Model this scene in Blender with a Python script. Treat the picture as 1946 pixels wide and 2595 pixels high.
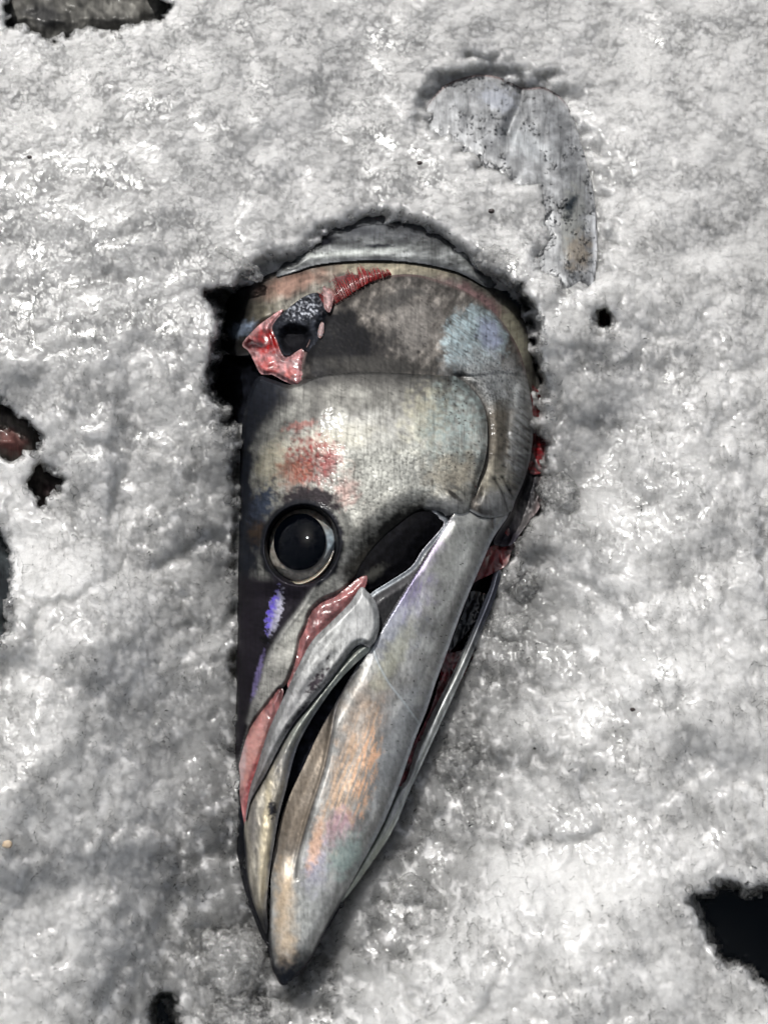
import bpy, math, random
import numpy as np

for o in list(bpy.data.objects):
    bpy.data.objects.remove(o, do_unlink=True)
scene = bpy.context.scene
COL = scene.collection
R = math.radians

# ------------------------------------------------------------------ camera
PW, PH = 1946.0, 2595.0          # photograph size, used to lay things out on the ice
K = 0.0002                       # metres per photograph pixel at the fish
FOV, TILT = R(46), R(26)
DIST = PH * K / 2 / math.tan(FOV / 2)
cam_d = bpy.data.cameras.new('camera')
cam = bpy.data.objects.new('camera', cam_d)
COL.objects.link(cam)
CAM = np.array([0.0, -DIST * math.sin(TILT), DIST * math.cos(TILT)])
cam.location = CAM
cam.rotation_euler = (TILT, 0, 0)
cam_d.sensor_fit = 'VERTICAL'
cam_d.angle = FOV
cam_d.clip_start = 0.01
cam_d.clip_end = 50
cam_d.dof.use_dof = True
cam_d.dof.focus_distance = DIST - 0.018
cam_d.dof.aperture_fstop = 7.0
scene.camera = cam

# ------------------------------------------------------------------ daylight
SUN_EL, SUN_AZ = 57.0, -28.0     # azimuth from +y (away from the viewer), negative = from the left
world = bpy.data.worlds.new('World')
scene.world = world
world.use_nodes = True
wn, wl = world.node_tree.nodes, world.node_tree.links
sky = wn.new('ShaderNodeTexSky')
sky.sky_type = 'NISHITA'
sky.sun_disc = False
sky.sun_elevation = R(SUN_EL)
sky.sun_rotation = R(SUN_AZ)
sky.dust_density = 3.0
hs = wn.new('ShaderNodeHueSaturation')
hs.inputs['Saturation'].default_value = 0.35
bg = wn['Background']
bg.inputs['Strength'].default_value = 0.1
wl.new(sky.outputs['Color'], hs.inputs['Color'])
wl.new(hs.outputs['Color'], bg.inputs['Color'])
sd = bpy.data.lights.new('sun', 'SUN')
sd.energy = 3.6
sd.angle = R(0.5)
sd.color = (1.0, 0.975, 0.94)
sun = bpy.data.objects.new('sun', sd)
COL.objects.link(sun)
sun.location = (0, 0.5, 1)
sun.rotation_euler = (R(90 - SUN_EL) * -1, 0, 0)
from mathutils import Vector
sdir = Vector((math.sin(R(SUN_AZ)) * math.cos(R(SUN_EL)), math.cos(R(SUN_AZ)) * math.cos(R(SUN_EL)), math.sin(R(SUN_EL))))
sun.rotation_euler = sdir.to_track_quat('Z', 'Y').to_euler()
scene.view_settings.view_transform = 'Standard'
scene.view_settings.look = 'None'
scene.view_settings.exposure = 0.06
scene.view_settings.gamma = 1.0
scene.render.engine = 'CYCLES'
scene.cycles.max_bounces = 5
scene.cycles.transmission_bounces = 3
scene.cycles.diffuse_bounces = 3
scene.cycles.glossy_bounces = 3
scene.cycles.transparent_max_bounces = 8
scene.cycles.caustics_reflective = False
scene.cycles.caustics_refractive = False
scene.cycles.sample_clamp_indirect = 6.0
scene.cycles.use_adaptive_sampling = True
scene.cycles.adaptive_threshold = 0.05
scene.cycles.adaptive_min_samples = 16
scene.cycles.use_denoising = True

# ------------------------------------------------------------------ layout maths
TH = 2 * math.tan(FOV / 2)
ct, st = math.cos(TILT), math.sin(TILT)


def spot(px, py, h):
    """world point at height h (in units of K metres) found under photograph position px, py"""
    px = np.asarray(px, float); py = np.asarray(py, float); h = np.asarray(h, float)
    sx = (px / PW - .5) * TH * PW / PH
    sy = (.5 - py / PH) * TH
    ry = sy * ct + st
    rz = sy * st - ct
    s = (h * K - CAM[2]) / rz
    return np.stack([CAM[0] + s * sx, CAM[1] + s * ry, CAM[2] + s * rz], -1)


def sstep(a, b, x):
    t = np.clip((x - a) / (b - a), 0, 1)
    return t * t * (3 - 2 * t)


def mix(a, b, t):
    return a + (b - a) * t


_rng = np.random.RandomState(7)
TBL = _rng.rand(65536, 4)


def rnd(ix, iy, seed=0):
    k = (ix.astype(np.int64) * 73856093) ^ (iy.astype(np.int64) * 19349663) ^ (seed * 83492791)
    k = (k ^ (k >> 13)) * 1274126177
    return TBL[(k ^ (k >> 16)) & 65535]


def noise(x, y, seed=0):
    ix = np.floor(x); iy = np.floor(y)
    fx = x - ix; fy = y - iy
    ux = fx * fx * fx * (fx * (fx * 6 - 15) + 10); uy = fy * fy * fy * (fy * (fy * 6 - 15) + 10)
    out = 0
    for dx in (0, 1):
        for dy in (0, 1):
            r = rnd(ix + dx, iy + dy, seed)
            g = (r[..., 0] * 2 - 1) * (fx - dx) + (r[..., 1] * 2 - 1) * (fy - dy)
            out = out + g * (ux if dx else 1 - ux) * (uy if dy else 1 - uy)
    return out * 1.6


def fbm(x, y, seed=0, oct=4, gain=.5):
    a, s, f = 1., 0, 1.
    for k in range(oct):
        s = s + a * noise(x * f + 17.3 * k, y * f - 9.1 * k, seed + k)
        a *= gain; f *= 2.03
    return s


def worley(x, y, seed=0):
    ix = np.floor(x); iy = np.floor(y)
    f1 = np.full(x.shape, 9.); f2 = f1.copy(); rid = np.zeros(x.shape)
    for dx in (-1, 0, 1):
        for dy in (-1, 0, 1):
            r = rnd(ix + dx, iy + dy, seed)
            d = np.hypot(ix + dx + r[..., 0] - x, iy + dy + r[..., 1] - y)
            m = d < f1
            f2 = np.where(m, f1, np.minimum(f2, d))
            rid = np.where(m, r[..., 2], rid)
            f1 = np.where(m, d, f1)
    return f1, f2, rid


def chunks(x, y, seed=0, tilt=.9, k=1.1):
    """heights of tilted, rounded lumps lying against each other"""
    ix = np.floor(x); iy = np.floor(y)
    best = np.full(x.shape, -9.)
    for dx in (-1, 0, 1):
        for dy in (-1, 0, 1):
            r = rnd(ix + dx, iy + dy, seed)
            q = rnd(ix + dx, iy + dy, seed + 91)
            ax = x - (ix + dx + r[..., 0]); ay = y - (iy + dy + r[..., 1])
            v = r[..., 2] * .9 + (q[..., 0] - .5) * tilt * ax * 2 + (q[..., 1] - .5) * tilt * ay * 2 - k * (ax * ax + ay * ay)
            best = np.maximum(best, v)
    return best - .45


def spline(pts, closed=True, sub=4):
    p = np.asarray(pts, float); n = len(p); out = []
    rngi = range(n if closed else n - 1)
    for i in rngi:
        if closed:
            a, b, c, d = p[(i - 1) % n], p[i], p[(i + 1) % n], p[(i + 2) % n]
        else:
            a, b, c, d = p[max(i - 1, 0)], p[i], p[i + 1], p[min(i + 2, n - 1)]
        for t in np.arange(sub) / sub:
            out.append(.5 * (2 * b + (c - a) * t + (2 * a - 5 * b + 4 * c - d) * t * t + (3 * b - a - 3 * c + d) * t ** 3))
    if not closed:
        out.append(p[-1])
    return np.array(out)


def nearest(poly, X, Y, closed=True):
    """distance to a polyline, nearest point, side (cross product sign) and parameter"""
    A = poly; B = np.roll(poly, -1, 0)
    if not closed:
        A = poly[:-1]; B = poly[1:]
    sh = X.shape; X = X.ravel(); Y = Y.ravel()
    bd = np.full(X.shape, 1e18); bx = np.zeros(X.shape); by = np.zeros(X.shape); bs = np.zeros(X.shape); bt = np.zeros(X.shape)
    for i in range(len(A)):
        dx, dy = B[i] - A[i]
        L = dx * dx + dy * dy + 1e-9
        t = np.clip(((X - A[i, 0]) * dx + (Y - A[i, 1]) * dy) / L, 0, 1)
        qx = A[i, 0] + t * dx; qy = A[i, 1] + t * dy
        d = (X - qx) ** 2 + (Y - qy) ** 2
        m = d < bd
        bd = np.where(m, d, bd); bx = np.where(m, qx, bx); by = np.where(m, qy, by)
        bs = np.where(m, dx * (Y - A[i, 1]) - dy * (X - A[i, 0]), bs)
        bt = np.where(m, (i + t) / len(A), bt)
    return np.sqrt(bd).reshape(sh), bx.reshape(sh), by.reshape(sh), np.sign(bs).reshape(sh), bt.reshape(sh)


def inside(poly, X, Y):
    c = np.zeros(X.shape, bool)
    A = poly; B = np.roll(poly, -1, 0)
    for (x0, y0), (x1, y1) in zip(A, B):
        if y0 == y1:
            continue
        c ^= ((y0 > Y) != (y1 > Y)) & (X < (x1 - x0) * (Y - y0) / (y1 - y0) + x0)
    return c


def sdist(poly, X, Y):
    d = nearest(poly, X, Y)[0]
    return np.where(inside(poly, X, Y), d, -d)


def blob(X, Y, cx, cy, rx, ry, ang=0, soft=.5, rough=.25, seed=3, scale=40):
    a = R(ang); dx = X - cx; dy = Y - cy
    u = (dx * math.cos(a) + dy * math.sin(a)) / rx; v = (-dx * math.sin(a) + dy * math.cos(a)) / ry
    r = np.sqrt(u * u + v * v) + rough * fbm(X / scale, Y / scale, seed, 4)
    return 1 - sstep(1 - soft, 1 + soft, r)


# ------------------------------------------------------------------ objects
def tag(o, label=None, cat=None, group=None, kind=None):
    if label: o['label'] = label
    if cat: o['category'] = cat
    if group: o['group'] = group
    if kind: o['kind'] = kind
    return o


def empty(name, loc):
    o = bpy.data.objects.new(name, None)
    o.empty_display_size = .02
    COL.objects.link(o); o.location = loc
    return o


def mesh_obj(name, co, faces, mat, parent=None, col=None, uv=None, smooth=True, origin=None):
    """co (n,3) world; faces list of arrays with 3 or 4 columns"""
    if origin is None:
        origin = np.array(parent.location) if parent and parent.type == 'EMPTY' else np.zeros(3)
        if parent and parent.type == 'MESH':
            q = parent; origin = np.zeros(3)
            while q:
                origin = origin + np.array(q.location); q = q.parent
    me = bpy.data.meshes.new(name)
    co = np.asarray(co, np.float64) - origin
    me.vertices.add(len(co)); me.vertices.foreach_set('co', co.astype(np.float32).ravel())
    faces = [f for f in faces if len(f)]
    idx = np.concatenate([f.ravel() for f in faces]).astype(np.int32)
    tot = np.concatenate([np.full(len(f), f.shape[1]) for f in faces]).astype(np.int32)
    start = np.concatenate([[0], np.cumsum(tot)[:-1]]).astype(np.int32)
    me.loops.add(len(idx)); me.loops.foreach_set('vertex_index', idx)
    me.polygons.add(len(tot)); me.polygons.foreach_set('loop_start', start); me.polygons.foreach_set('loop_total', tot)
    me.polygons.foreach_set('use_smooth', np.full(len(tot), smooth))
    me.update(calc_edges=True)
    if col is not None:
        a = me.color_attributes.new('Col', 'FLOAT_COLOR', 'POINT')
        c = np.ones((len(co), 4), np.float32); c[:, :col.shape[1]] = col
        a.data.foreach_set('color', c.ravel())
    if uv is not None:
        a = me.attributes.new('skin_pos', 'FLOAT_VECTOR', 'POINT')
        v = np.zeros((len(co), 3), np.float32); v[:, :2] = uv
        a.data.foreach_set('vector', v.ravel())
    me.materials.append(mat)
    o = bpy.data.objects.new(name, me)
    COL.objects.link(o)
    if parent:
        o.parent = parent
    else:
        o.location = origin
    return o


def plate(name, outline, zf, cf, mat, parent, step=3.0, thick=14, under=6, smooth_outline=True, back=True):
    """a curved plate with a real edge: outline on the fish, zf = height, cf = colour; a rim turns down round it and a back closes it"""
    poly = spline(outline) if smooth_outline else np.array(outline, float)
    if smooth_outline is False:
        poly = spline(outline, sub=1)
    x0, y0 = poly.min(0) - step; x1, y1 = poly.max(0) + step
    xs = np.arange(x0, x1 + step, step); ys = np.arange(y0, y1 + step, step)
    X, Y = np.meshgrid(xs, ys)
    I = inside(poly, X, Y)
    cell = I[:-1, :-1] | I[1:, :-1] | I[:-1, 1:] | I[1:, 1:]
    used = np.zeros(X.shape, bool)
    used[:-1, :-1] |= cell; used[1:, :-1] |= cell; used[:-1, 1:] |= cell; used[1:, 1:] |= cell
    ids = -np.ones(X.shape, int); ids[used] = np.arange(used.sum())
    px = X[used].copy(); py = Y[used].copy(); ins = I[used]
    d, qx, qy, _, _ = nearest(poly, px, py)
    px[~ins] = qx[~ins]; py[~ins] = qy[~ins]; d = np.where(ins, d, 0)
    h = zf(px, py, d)
    co = spot(px, py, h)
    F = np.stack([ids[:-1, :-1][cell], ids[1:, :-1][cell], ids[1:, 1:][cell], ids[:-1, 1:][cell]], -1)
    col = cf(px, py, d)
    # rim: boundary edges
    e = np.concatenate([F[:, [0, 1]], F[:, [1, 2]], F[:, [2, 3]], F[:, [3, 0]]])
    key = np.sort(e, 1); kk = key[:, 0].astype(np.int64) * len(px) + key[:, 1]
    _, inv, cnt = np.unique(kk, return_inverse=True, return_counts=True)
    be = e[cnt[inv] == 1]
    bv = np.unique(be)
    m = -np.ones(len(px), int); m[bv] = len(px) + np.arange(len(bv))
    cx, cy = px.mean(), py.mean()
    # inward direction from the outline for the turned-under rim
    _, nx, ny, _, _ = nearest(poly, px[bv], py[bv])
    gx = cx - px[bv]; gy = cy - py[bv]; gl = np.hypot(gx, gy) + 1e-6
    bpx = px[bv] + gx / gl * under; bpy_ = py[bv] + gy / gl * under
    bco = spot(bpx, bpy_, h[bv] - thick)
    S = np.stack([be[:, 1], be[:, 0], m[be[:, 0]], m[be[:, 1]]], -1)
    co2 = np.concatenate([co, bco]); col2 = np.concatenate([col, col[bv] * .8]); uv = np.stack([np.concatenate([px, px[bv]]), np.concatenate([py, py[bv]])], -1) * .01
    o = mesh_obj(name, co2, [F, S], mat, parent, col2, uv)
    return o


# ------------------------------------------------------------------ materials
def nodes(name):
    m = bpy.data.materials.new(name); m.use_nodes = True
    n, l = m.node_tree.nodes, m.node_tree.links
    return m, n, l, n['Principled BSDF']


def set_in(b, **kw):
    for k, v in kw.items():
        b.inputs[k.replace('_', ' ')].default_value = v


def ramp(n, l, src, stops):
    r = n.new('ShaderNodeValToRGB')
    while len(r.color_ramp.elements) < len(stops):
        r.color_ramp.elements.new(.5)
    for e, (p, c) in zip(r.color_ramp.elements, stops):
        e.position = p; e.color = (c, c, c, 1) if not isinstance(c, tuple) else (*c, 1)
    l.new(src, r.inputs['Fac'])
    return r.outputs['Color']


def tex_noise(n, l, vec, scale, detail=4, rough=.55):
    t = n.new('ShaderNodeTexNoise')
    t.inputs['Scale'].default_value = scale; t.inputs['Detail'].default_value = detail; t.inputs['Roughness'].default_value = rough
    if vec is not None: l.new(vec, t.inputs['Vector'])
    return t


def mapping(n, l, vec, scale=(1, 1, 1), rot=(0, 0, 0)):
    m = n.new('ShaderNodeMapping'); m.inputs['Scale'].default_value = scale; m.inputs['Rotation'].default_value = rot
    l.new(vec, m.inputs['Vector']); return m.outputs['Vector']


def skin_material(name, metallic=.55, rough=.53, coat=.08, streak=(4, 40), rot=20, bump=.04, spec=.16, tone=.60, deep=.3):
    m, n, l, b = nodes(name)
    at = n.new('ShaderNodeAttribute'); at.attribute_name = 'Col'
    sp = n.new('ShaderNodeAttribute'); sp.attribute_name = 'skin_pos'
    v = mapping(n, l, sp.outputs['Vector'], (streak[1] * .1, streak[0] * .1, 1), (0, 0, R(rot)))
    s = tex_noise(n, l, v, 3.0, 5, .65)
    fine = tex_noise(n, l, sp.outputs['Vector'], 9, 4, .6)
    mul = n.new('ShaderNodeMixRGB'); mul.blend_type = 'MULTIPLY'; mul.inputs['Fac'].default_value = .75
    l.new(at.outputs['Color'], mul.inputs['Color1'])
    l.new(ramp(n, l, s.outputs['Fac'], [(.28, deep), (.5, .9), (.75, 1.0)]), mul.inputs['Color2'])
    mul2 = n.new('ShaderNodeMixRGB'); mul2.blend_type = 'MULTIPLY'; mul2.inputs['Fac'].default_value = .3
    l.new(mul.outputs['Color'], mul2.inputs['Color1'])
    l.new(ramp(n, l, fine.outputs['Fac'], [(.32, .35), (.56, 1.0)]), mul2.inputs['Color2'])
    tn = n.new('ShaderNodeMixRGB'); tn.blend_type = 'MULTIPLY'; tn.inputs['Fac'].default_value = 1
    l.new(mul2.outputs['Color'], tn.inputs['Color1']); tn.inputs['Color2'].default_value = (tone, tone, tone, 1)
    l.new(tn.outputs['Color'], b.inputs['Base Color'])
    set_in(b, Metallic=metallic, Coat_Weight=coat, Coat_Roughness=.12, Coat_IOR=1.35, Specular_IOR_Level=spec)
    rr = n.new('ShaderNodeMapRange'); rr.inputs['To Min'].default_value = rough - .1; rr.inputs['To Max'].default_value = rough + .14
    l.new(fine.outputs['Fac'], rr.inputs['Value']); l.new(rr.outputs['Result'], b.inputs['Roughness'])
    bp = n.new('ShaderNodeBump'); bp.inputs['Strength'].default_value = bump; bp.inputs['Distance'].default_value = .0008
    add = n.new('ShaderNodeMath'); add.operation = 'ADD'
    l.new(s.outputs['Fac'], add.inputs[0]); l.new(fine.outputs['Fac'], add.inputs[1])
    l.new(add.outputs[0], bp.inputs['Height'])
    l.new(bp.outputs['Normal'], b.inputs['Normal'])
    return m


def wet_material(name, rough=.3, sss=.25, coat=.35, bump=.12, scale=6):
    m, n, l, b = nodes(name)
    at = n.new('ShaderNodeAttribute'); at.attribute_name = 'Col'
    sp = n.new('ShaderNodeAttribute'); sp.attribute_name = 'skin_pos'
    f = tex_noise(n, l, sp.outputs['Vector'], scale, 5, .6)
    mul = n.new('ShaderNodeMixRGB'); mul.blend_type = 'MULTIPLY'; mul.inputs['Fac'].default_value = .6
    l.new(at.outputs['Color'], mul.inputs['Color1'])
    l.new(ramp(n, l, f.outputs['Fac'], [(.3, .3), (.6, .62)]), mul.inputs['Color2'])
    l.new(mul.outputs['Color'], b.inputs['Base Color'])
    set_in(b, Roughness=rough, Coat_Weight=coat, Coat_Roughness=.1, Subsurface_Weight=sss, Subsurface_Scale=.002)
    b.inputs['Subsurface Radius'].default_value = (1, .4, .3)
    bp = n.new('ShaderNodeBump'); bp.inputs['Strength'].default_value = bump; bp.inputs['Distance'].default_value = .0008
    l.new(f.outputs['Fac'], bp.inputs['Height']); l.new(bp.outputs['Normal'], b.inputs['Normal'])
    return m


def ice_bed_material(name):
    """frosty packed ice: pale, soft, light bleeding through it, wet film on top"""
    m, n, l, b = nodes(name)
    tc = n.new('ShaderNodeTexCoord'); g = tc.outputs['Object']
    big = tex_noise(n, l, g, 14, 4, .6)
    mid = tex_noise(n, l, g, 420, 5, .65)
    set_in(b, Roughness=.3, IOR=1.31, Subsurface_Weight=BED_SSS, Subsurface_Scale=.014, Coat_Weight=.5, Coat_Roughness=.1, Coat_IOR=1.33)
    b.inputs['Subsurface Radius'].default_value = (1.0, 1.0, 1.0)
    a = n.new('ShaderNodeMath'); a.operation = 'MULTIPLY_ADD'; a.inputs[1].default_value = .5
    a2 = n.new('ShaderNodeMath'); a2.operation = 'MULTIPLY'; a2.inputs[1].default_value = .5
    l.new(mid.outputs['Fac'], a2.inputs[0]); l.new(a2.outputs[0], a.inputs[2]); l.new(big.outputs['Fac'], a.inputs[0])
    l.new(ramp(n, l, a.outputs[0], [(.34, (.62, .62, .61)), (.5, (.76, .76, .75)), (.62, (.85, .85, .84))]), b.inputs['Base Color'])
    bp = n.new('ShaderNodeBump'); bp.inputs['Strength'].default_value = .08; bp.inputs['Distance'].default_value = .001
    l.new(mid.outputs['Fac'], bp.inputs['Height'])
    l.new(bp.outputs['Normal'], b.inputs['Normal'])
    return m


def clear_ice_material(name, milky=.03, rough=.05, clear=None):
    """clear granules: see-through, mirror bright at grazing faces, faintly milky"""
    m, n, l, b = nodes(name)
    tc = n.new('ShaderNodeTexCoord'); g = tc.outputs['Object']
    mid = tex_noise(n, l, g, 480, 5, .7)
    fine = tex_noise(n, l, g, 1100, 3, .6)
    bp = n.new('ShaderNodeBump'); bp.inputs['Strength'].default_value = .35; bp.inputs['Distance'].default_value = .0006
    l.new(fine.outputs['Fac'], bp.inputs['Height'])
    t0 = n.new('ShaderNodeBsdfTransparent'); t0.inputs['Color'].default_value = (.995, .995, .995, 1)
    t1 = n.new('ShaderNodeBsdfRefraction'); t1.inputs['IOR'].default_value = 1.31; t1.inputs['Roughness'].default_value = .04
    t1.inputs['Color'].default_value = (.96, .965, .965, 1)
    l.new(bp.outputs['Normal'], t1.inputs['Normal'])
    tr = n.new('ShaderNodeMixShader'); tr.inputs['Fac'].default_value = clear or 0
    if clear is None:                                     # how far the granules have melted clear is stored on the mesh
        at = n.new('ShaderNodeAttribute'); at.attribute_name = 'clarity'; l.new(at.outputs['Fac'], tr.inputs['Fac'])
    l.new(t0.outputs[0], tr.inputs[1]); l.new(t1.outputs[0], tr.inputs[2])
    gl = n.new('ShaderNodeBsdfGlossy'); gl.inputs['Roughness'].default_value = rough
    l.new(bp.outputs['Normal'], gl.inputs['Normal'])
    fr = n.new('ShaderNodeFresnel'); fr.inputs['IOR'].default_value = 1.38
    l.new(bp.outputs['Normal'], fr.inputs['Normal'])
    mx = n.new('ShaderNodeMixShader'); l.new(fr.outputs[0], mx.inputs['Fac']); l.new(tr.outputs[0], mx.inputs[1]); l.new(gl.outputs[0], mx.inputs[2])
    df = n.new('ShaderNodeBsdfDiffuse'); df.inputs['Color'].default_value = (.8, .8, .79, 1)
    tl = n.new('ShaderNodeBsdfTranslucent'); tl.inputs['Color'].default_value = (.8, .8, .79, 1)
    mm = n.new('ShaderNodeMixShader'); mm.inputs['Fac'].default_value = .5
    l.new(df.outputs[0], mm.inputs[1]); l.new(tl.outputs[0], mm.inputs[2])
    out = n.new('ShaderNodeMixShader')
    l.new(ramp(n, l, mid.outputs['Fac'], [(.38, milky * .1), (.72, min(1., milky * 2.4))]), out.inputs['Fac'])
    l.new(mx.outputs[0], out.inputs[1]); l.new(mm.outputs[0], out.inputs[2])
    l.new(out.outputs[0], n['Material Output'].inputs['Surface'])
    return m


BED_SSS = 1.0
M_ICE = ice_bed_material('packed_ice')
M_CLEAR = clear_ice_material('clear_ice')
M_GRAIN = clear_ice_material('ice_grain', .10, .04, .1)
M_LUMP = clear_ice_material('ice_lump', .25, .06, .15)
M_SKIN = skin_material('silver_skin')
M_JAW = skin_material('jaw_skin', .5, .42, .06, (3, 60), 18, .05, .2, .95, .68)
M_DARK = skin_material('dark_skin', .4, .6, .0, (4, 30), 10, .1, .05, 1.0)
M_WET = wet_material('wet_flesh')
m, n, l, b = nodes('tub_plastic'); set_in(b, Roughness=.4); b.inputs['Base Color'].default_value = (.006, .012, .02, 1); M_TUB = m

# ------------------------------------------------------------------ shape of the fish under the ice
DY = np.array([300, 540, 600, 650, 750, 850, 950, 1050, 1150, 1300, 1450, 1600, 1750, 1900, 2000, 2100, 2200, 2300, 2400, 2460, 2500], float)
DL = np.array([640, 615, 595, 580, 555, 545, 560, 588, 598, 600, 598, 597, 596, 596, 596, 598, 611, 636, 676, 693, 713], float)
DR = np.array([1330, 1300, 1296, 1298, 1318, 1348, 1354, 1360, 1357, 1304, 1232, 1172, 1117, 1058, 1020, 974, 920, 866, 812, 768, 732], float)
DH = np.array([100, 104, 118, 132, 150, 165, 178, 186, 188, 178, 160, 142, 124, 106, 95, 83, 70, 57, 44, 30, 16], float)


def dome(px, py):
    """rounded side of the head lying on the ice"""
    xl = np.interp(py, DY, DL); xr = np.interp(py, DY, DR); h = np.interp(py, DY, DH)
    u = (px - xl) / (xr - xl) * 2 - 1
    u = np.where(u > 0, u, u * 1.0)
    a = np.clip(np.abs(u), 0, 1)
    z = h * np.sqrt(np.clip(1 - a ** 2.6, 0, 1))
    return z - 60 * np.clip(np.abs(u) - 1, 0, None)


KOUT = [(1080, 275), (1110, 231), (1148, 205), (1211, 189), (1262, 195), (1300, 212), (1322, 222), (1345, 222), (1380, 222), (1422, 248), (1447, 286), (1464, 336), (1481, 395), (1498, 459), (1508, 522), (1512, 585), (1513, 644), (1508, 700), (1495, 790),
                    (1440, 790), (1370, 750), (1330, 690), (1340, 610), (1300, 540), (1220, 470), (1130, 400), (1070, 330)]
KFOLD = spline([(1322, 216), (1318, 260), (1300, 300), (1285, 340)], False)


def z_k(X, Y, d):
    return 154 + 18 * sstep(0, 80, d) - 16 * np.exp(-(nearest(KFOLD, X, Y, False)[0] / 14) ** 2) + 3 * fbm(X / 50, Y / 50, 301, 2)


# ------------------------------------------------------------------ the ice bed
VIS = spline([(812, 606), (769, 640), (739, 645), (649, 681), (595, 735), (540, 741), (555, 801), (558, 856), (540, 910), (522, 970), (546, 1012),
    (584, 1051), (566, 1067), (601, 1091), (604, 1151), (585, 1193), (604, 1253), (600, 1300), (598, 1400), (596, 1500), (598, 1600), (598, 1690), (613, 1742),
    (650, 1775), (622, 1817), (616, 1875), (616, 1950), (614, 2020), (618, 2100), (628, 2190), (654, 2290), (684, 2390), (706, 2455),
    (745, 2440), (800, 2365), (858, 2262), (900, 2195), (962, 2095), (1012, 1990), (1058, 1895), (1102, 1805), (1160, 1690), (1200, 1610), (1232, 1530), (1250, 1480),
    (1268, 1445), (1290, 1400), (1312, 1365), (1336, 1330), (1370, 1290), (1384, 1220), (1380, 1185), (1374, 1150), (1384, 1120), (1366, 1090), (1373, 1020),
    (1380, 980), (1372, 920), (1357, 880), (1368, 830), (1352, 790), (1326, 745), (1286, 715), (1236, 700), (1190, 655), (1120, 602), (1050, 575), (960, 550), (880, 576)], sub=4)
VIS2 = spline([(1085, 265), (1110, 225), (1148, 200), (1211, 182), (1262, 188), (1312, 210), (1380, 215), (1425, 243), (1452, 286), (1470, 336), (1488, 395), (1506, 459), (1518, 522),
    (1530, 600), (1540, 640), (1515, 670), (1496, 700), (1460, 705), (1430, 695), (1400, 685), (1374, 672), (1390, 640), (1415, 610), (1425, 570), (1420, 520), (1400, 470),
    (1370, 450), (1310, 440), (1250, 410), (1200, 370), (1150, 340), (1100, 320)], sub=4)
HOLES = [
    [(34, -90), (34, 30), (32, 62), (76, 68), (122, 95), (177, 76), (224, 63), (270, 80), (321, 55), (418, 34), (380, -10), (300, -90)],
    [(-90, 1010), (0, 1020), (16, 1040), (45, 1064), (77, 1081), (98, 1117), (60, 1143), (24, 1154), (-10, 1150), (-90, 1150)],
    [(98, 1190), (134, 1199), (155, 1231), (118, 1270), (98, 1248)],
    [(-90, 1350), (0, 1365), (15, 1402), (19, 1451), (15, 1573), (0, 1614), (-90, 1620)],
    [(1752, 2292), (1795, 2270), (1811, 2240), (1858, 2240), (1879, 2260), (1946, 2252), (2060, 2230), (2060, 2560), (1946, 2494), (1879, 2439), (1832, 2435), (1795, 2359)],
    [(395, 2540), (420, 2525), (450, 2560), (440, 2640), (390, 2640)],
    [(1518, 795), (1535, 800), (1545, 825), (1530, 832)],
    [(655, 2520), (672, 2515), (680, 2550), (665, 2580), (650, 2560)],
]
HOLES = [spline(h, sub=4) for h in HOLES]
CP = np.array([(0, 0, 190), (600, 150, 200), (1200, 60, 205), (1946, 0, 200), (300, 500, 200), (700, 450, 175), (1000, 480, 160), (1180, 560, 150), (1700, 350, 195), (1900, 700, 170),
    (1100, 300, 168), (1420, 500, 160), (1300, 140, 175), (1250, 480, 205), (1150, 400, 200), (1340, 590, 190), (1510, 350, 165), (850, 520, 150), (1450, 820, 165), (1440, 740, 190), (1310, 660, 140), (100, 800, 170), (400, 800, 170), (520, 850, 150), (510, 1050, 125), (200, 1000, 150), (500, 1200, 85), (300, 1250, 80), (60, 1200, 60),
    (200, 1600, 130), (450, 1500, 55), (575, 1500, 40), (560, 1780, 40), (100, 2000, 140), (350, 2000, 110), (520, 2000, 0), (500, 2300, -35), (200, 2400, 80), (50, 2560, 60),
    (600, 2500, -50), (420, 2560, -60), (750, 2580, -50), (880, 2430, -45), (1000, 2570, 60), (1000, 2250, -35), (1150, 1950, -5), (1250, 1700, 5), (1330, 1500, 15), (1410, 1300, 50), (1450, 1100, 95),
    (1600, 1400, 130), (1850, 1200, 170), (1800, 1700, 150), (1500, 1800, 75), (1700, 2100, 100), (1400, 2150, 35), (1350, 2400, 100), (1650, 2400, 120), (1900, 2180, 110), (1880, 2580, 110),
    (610, 2100, -60), (590, 1950, -25), (640, 2320, -75), (700, 2480, -70), (960, 2200, -75), (1060, 2000, -65), (1150, 1800, -60), (1220, 1640, -55), (1265, 1520, -40)], float)


def ice_base(px, py, sig=120):
    num = 0; den = 0
    for x, y, h in CP:
        w = np.exp(-((px - x) ** 2 + (py - y) ** 2) / (2 * sig * sig)) + 1e-9 / ((px - x) ** 2 + (py - y) ** 2 + 1e4) * 1e4
        num = num + w * h; den = den + w
    return num / den


def axis(lo, hi, step, pad, grow=1.12):
    a = list(np.arange(lo, hi, step)); s = step; x = a[0]; pre = []
    while x > lo - pad:
        s *= grow; x -= s; pre.append(x)
    s = step; x = a[-1]; post = []
    while x < hi + pad:
        s *= grow; x += s; post.append(x)
    return np.array(pre[::-1] + a + post)


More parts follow.
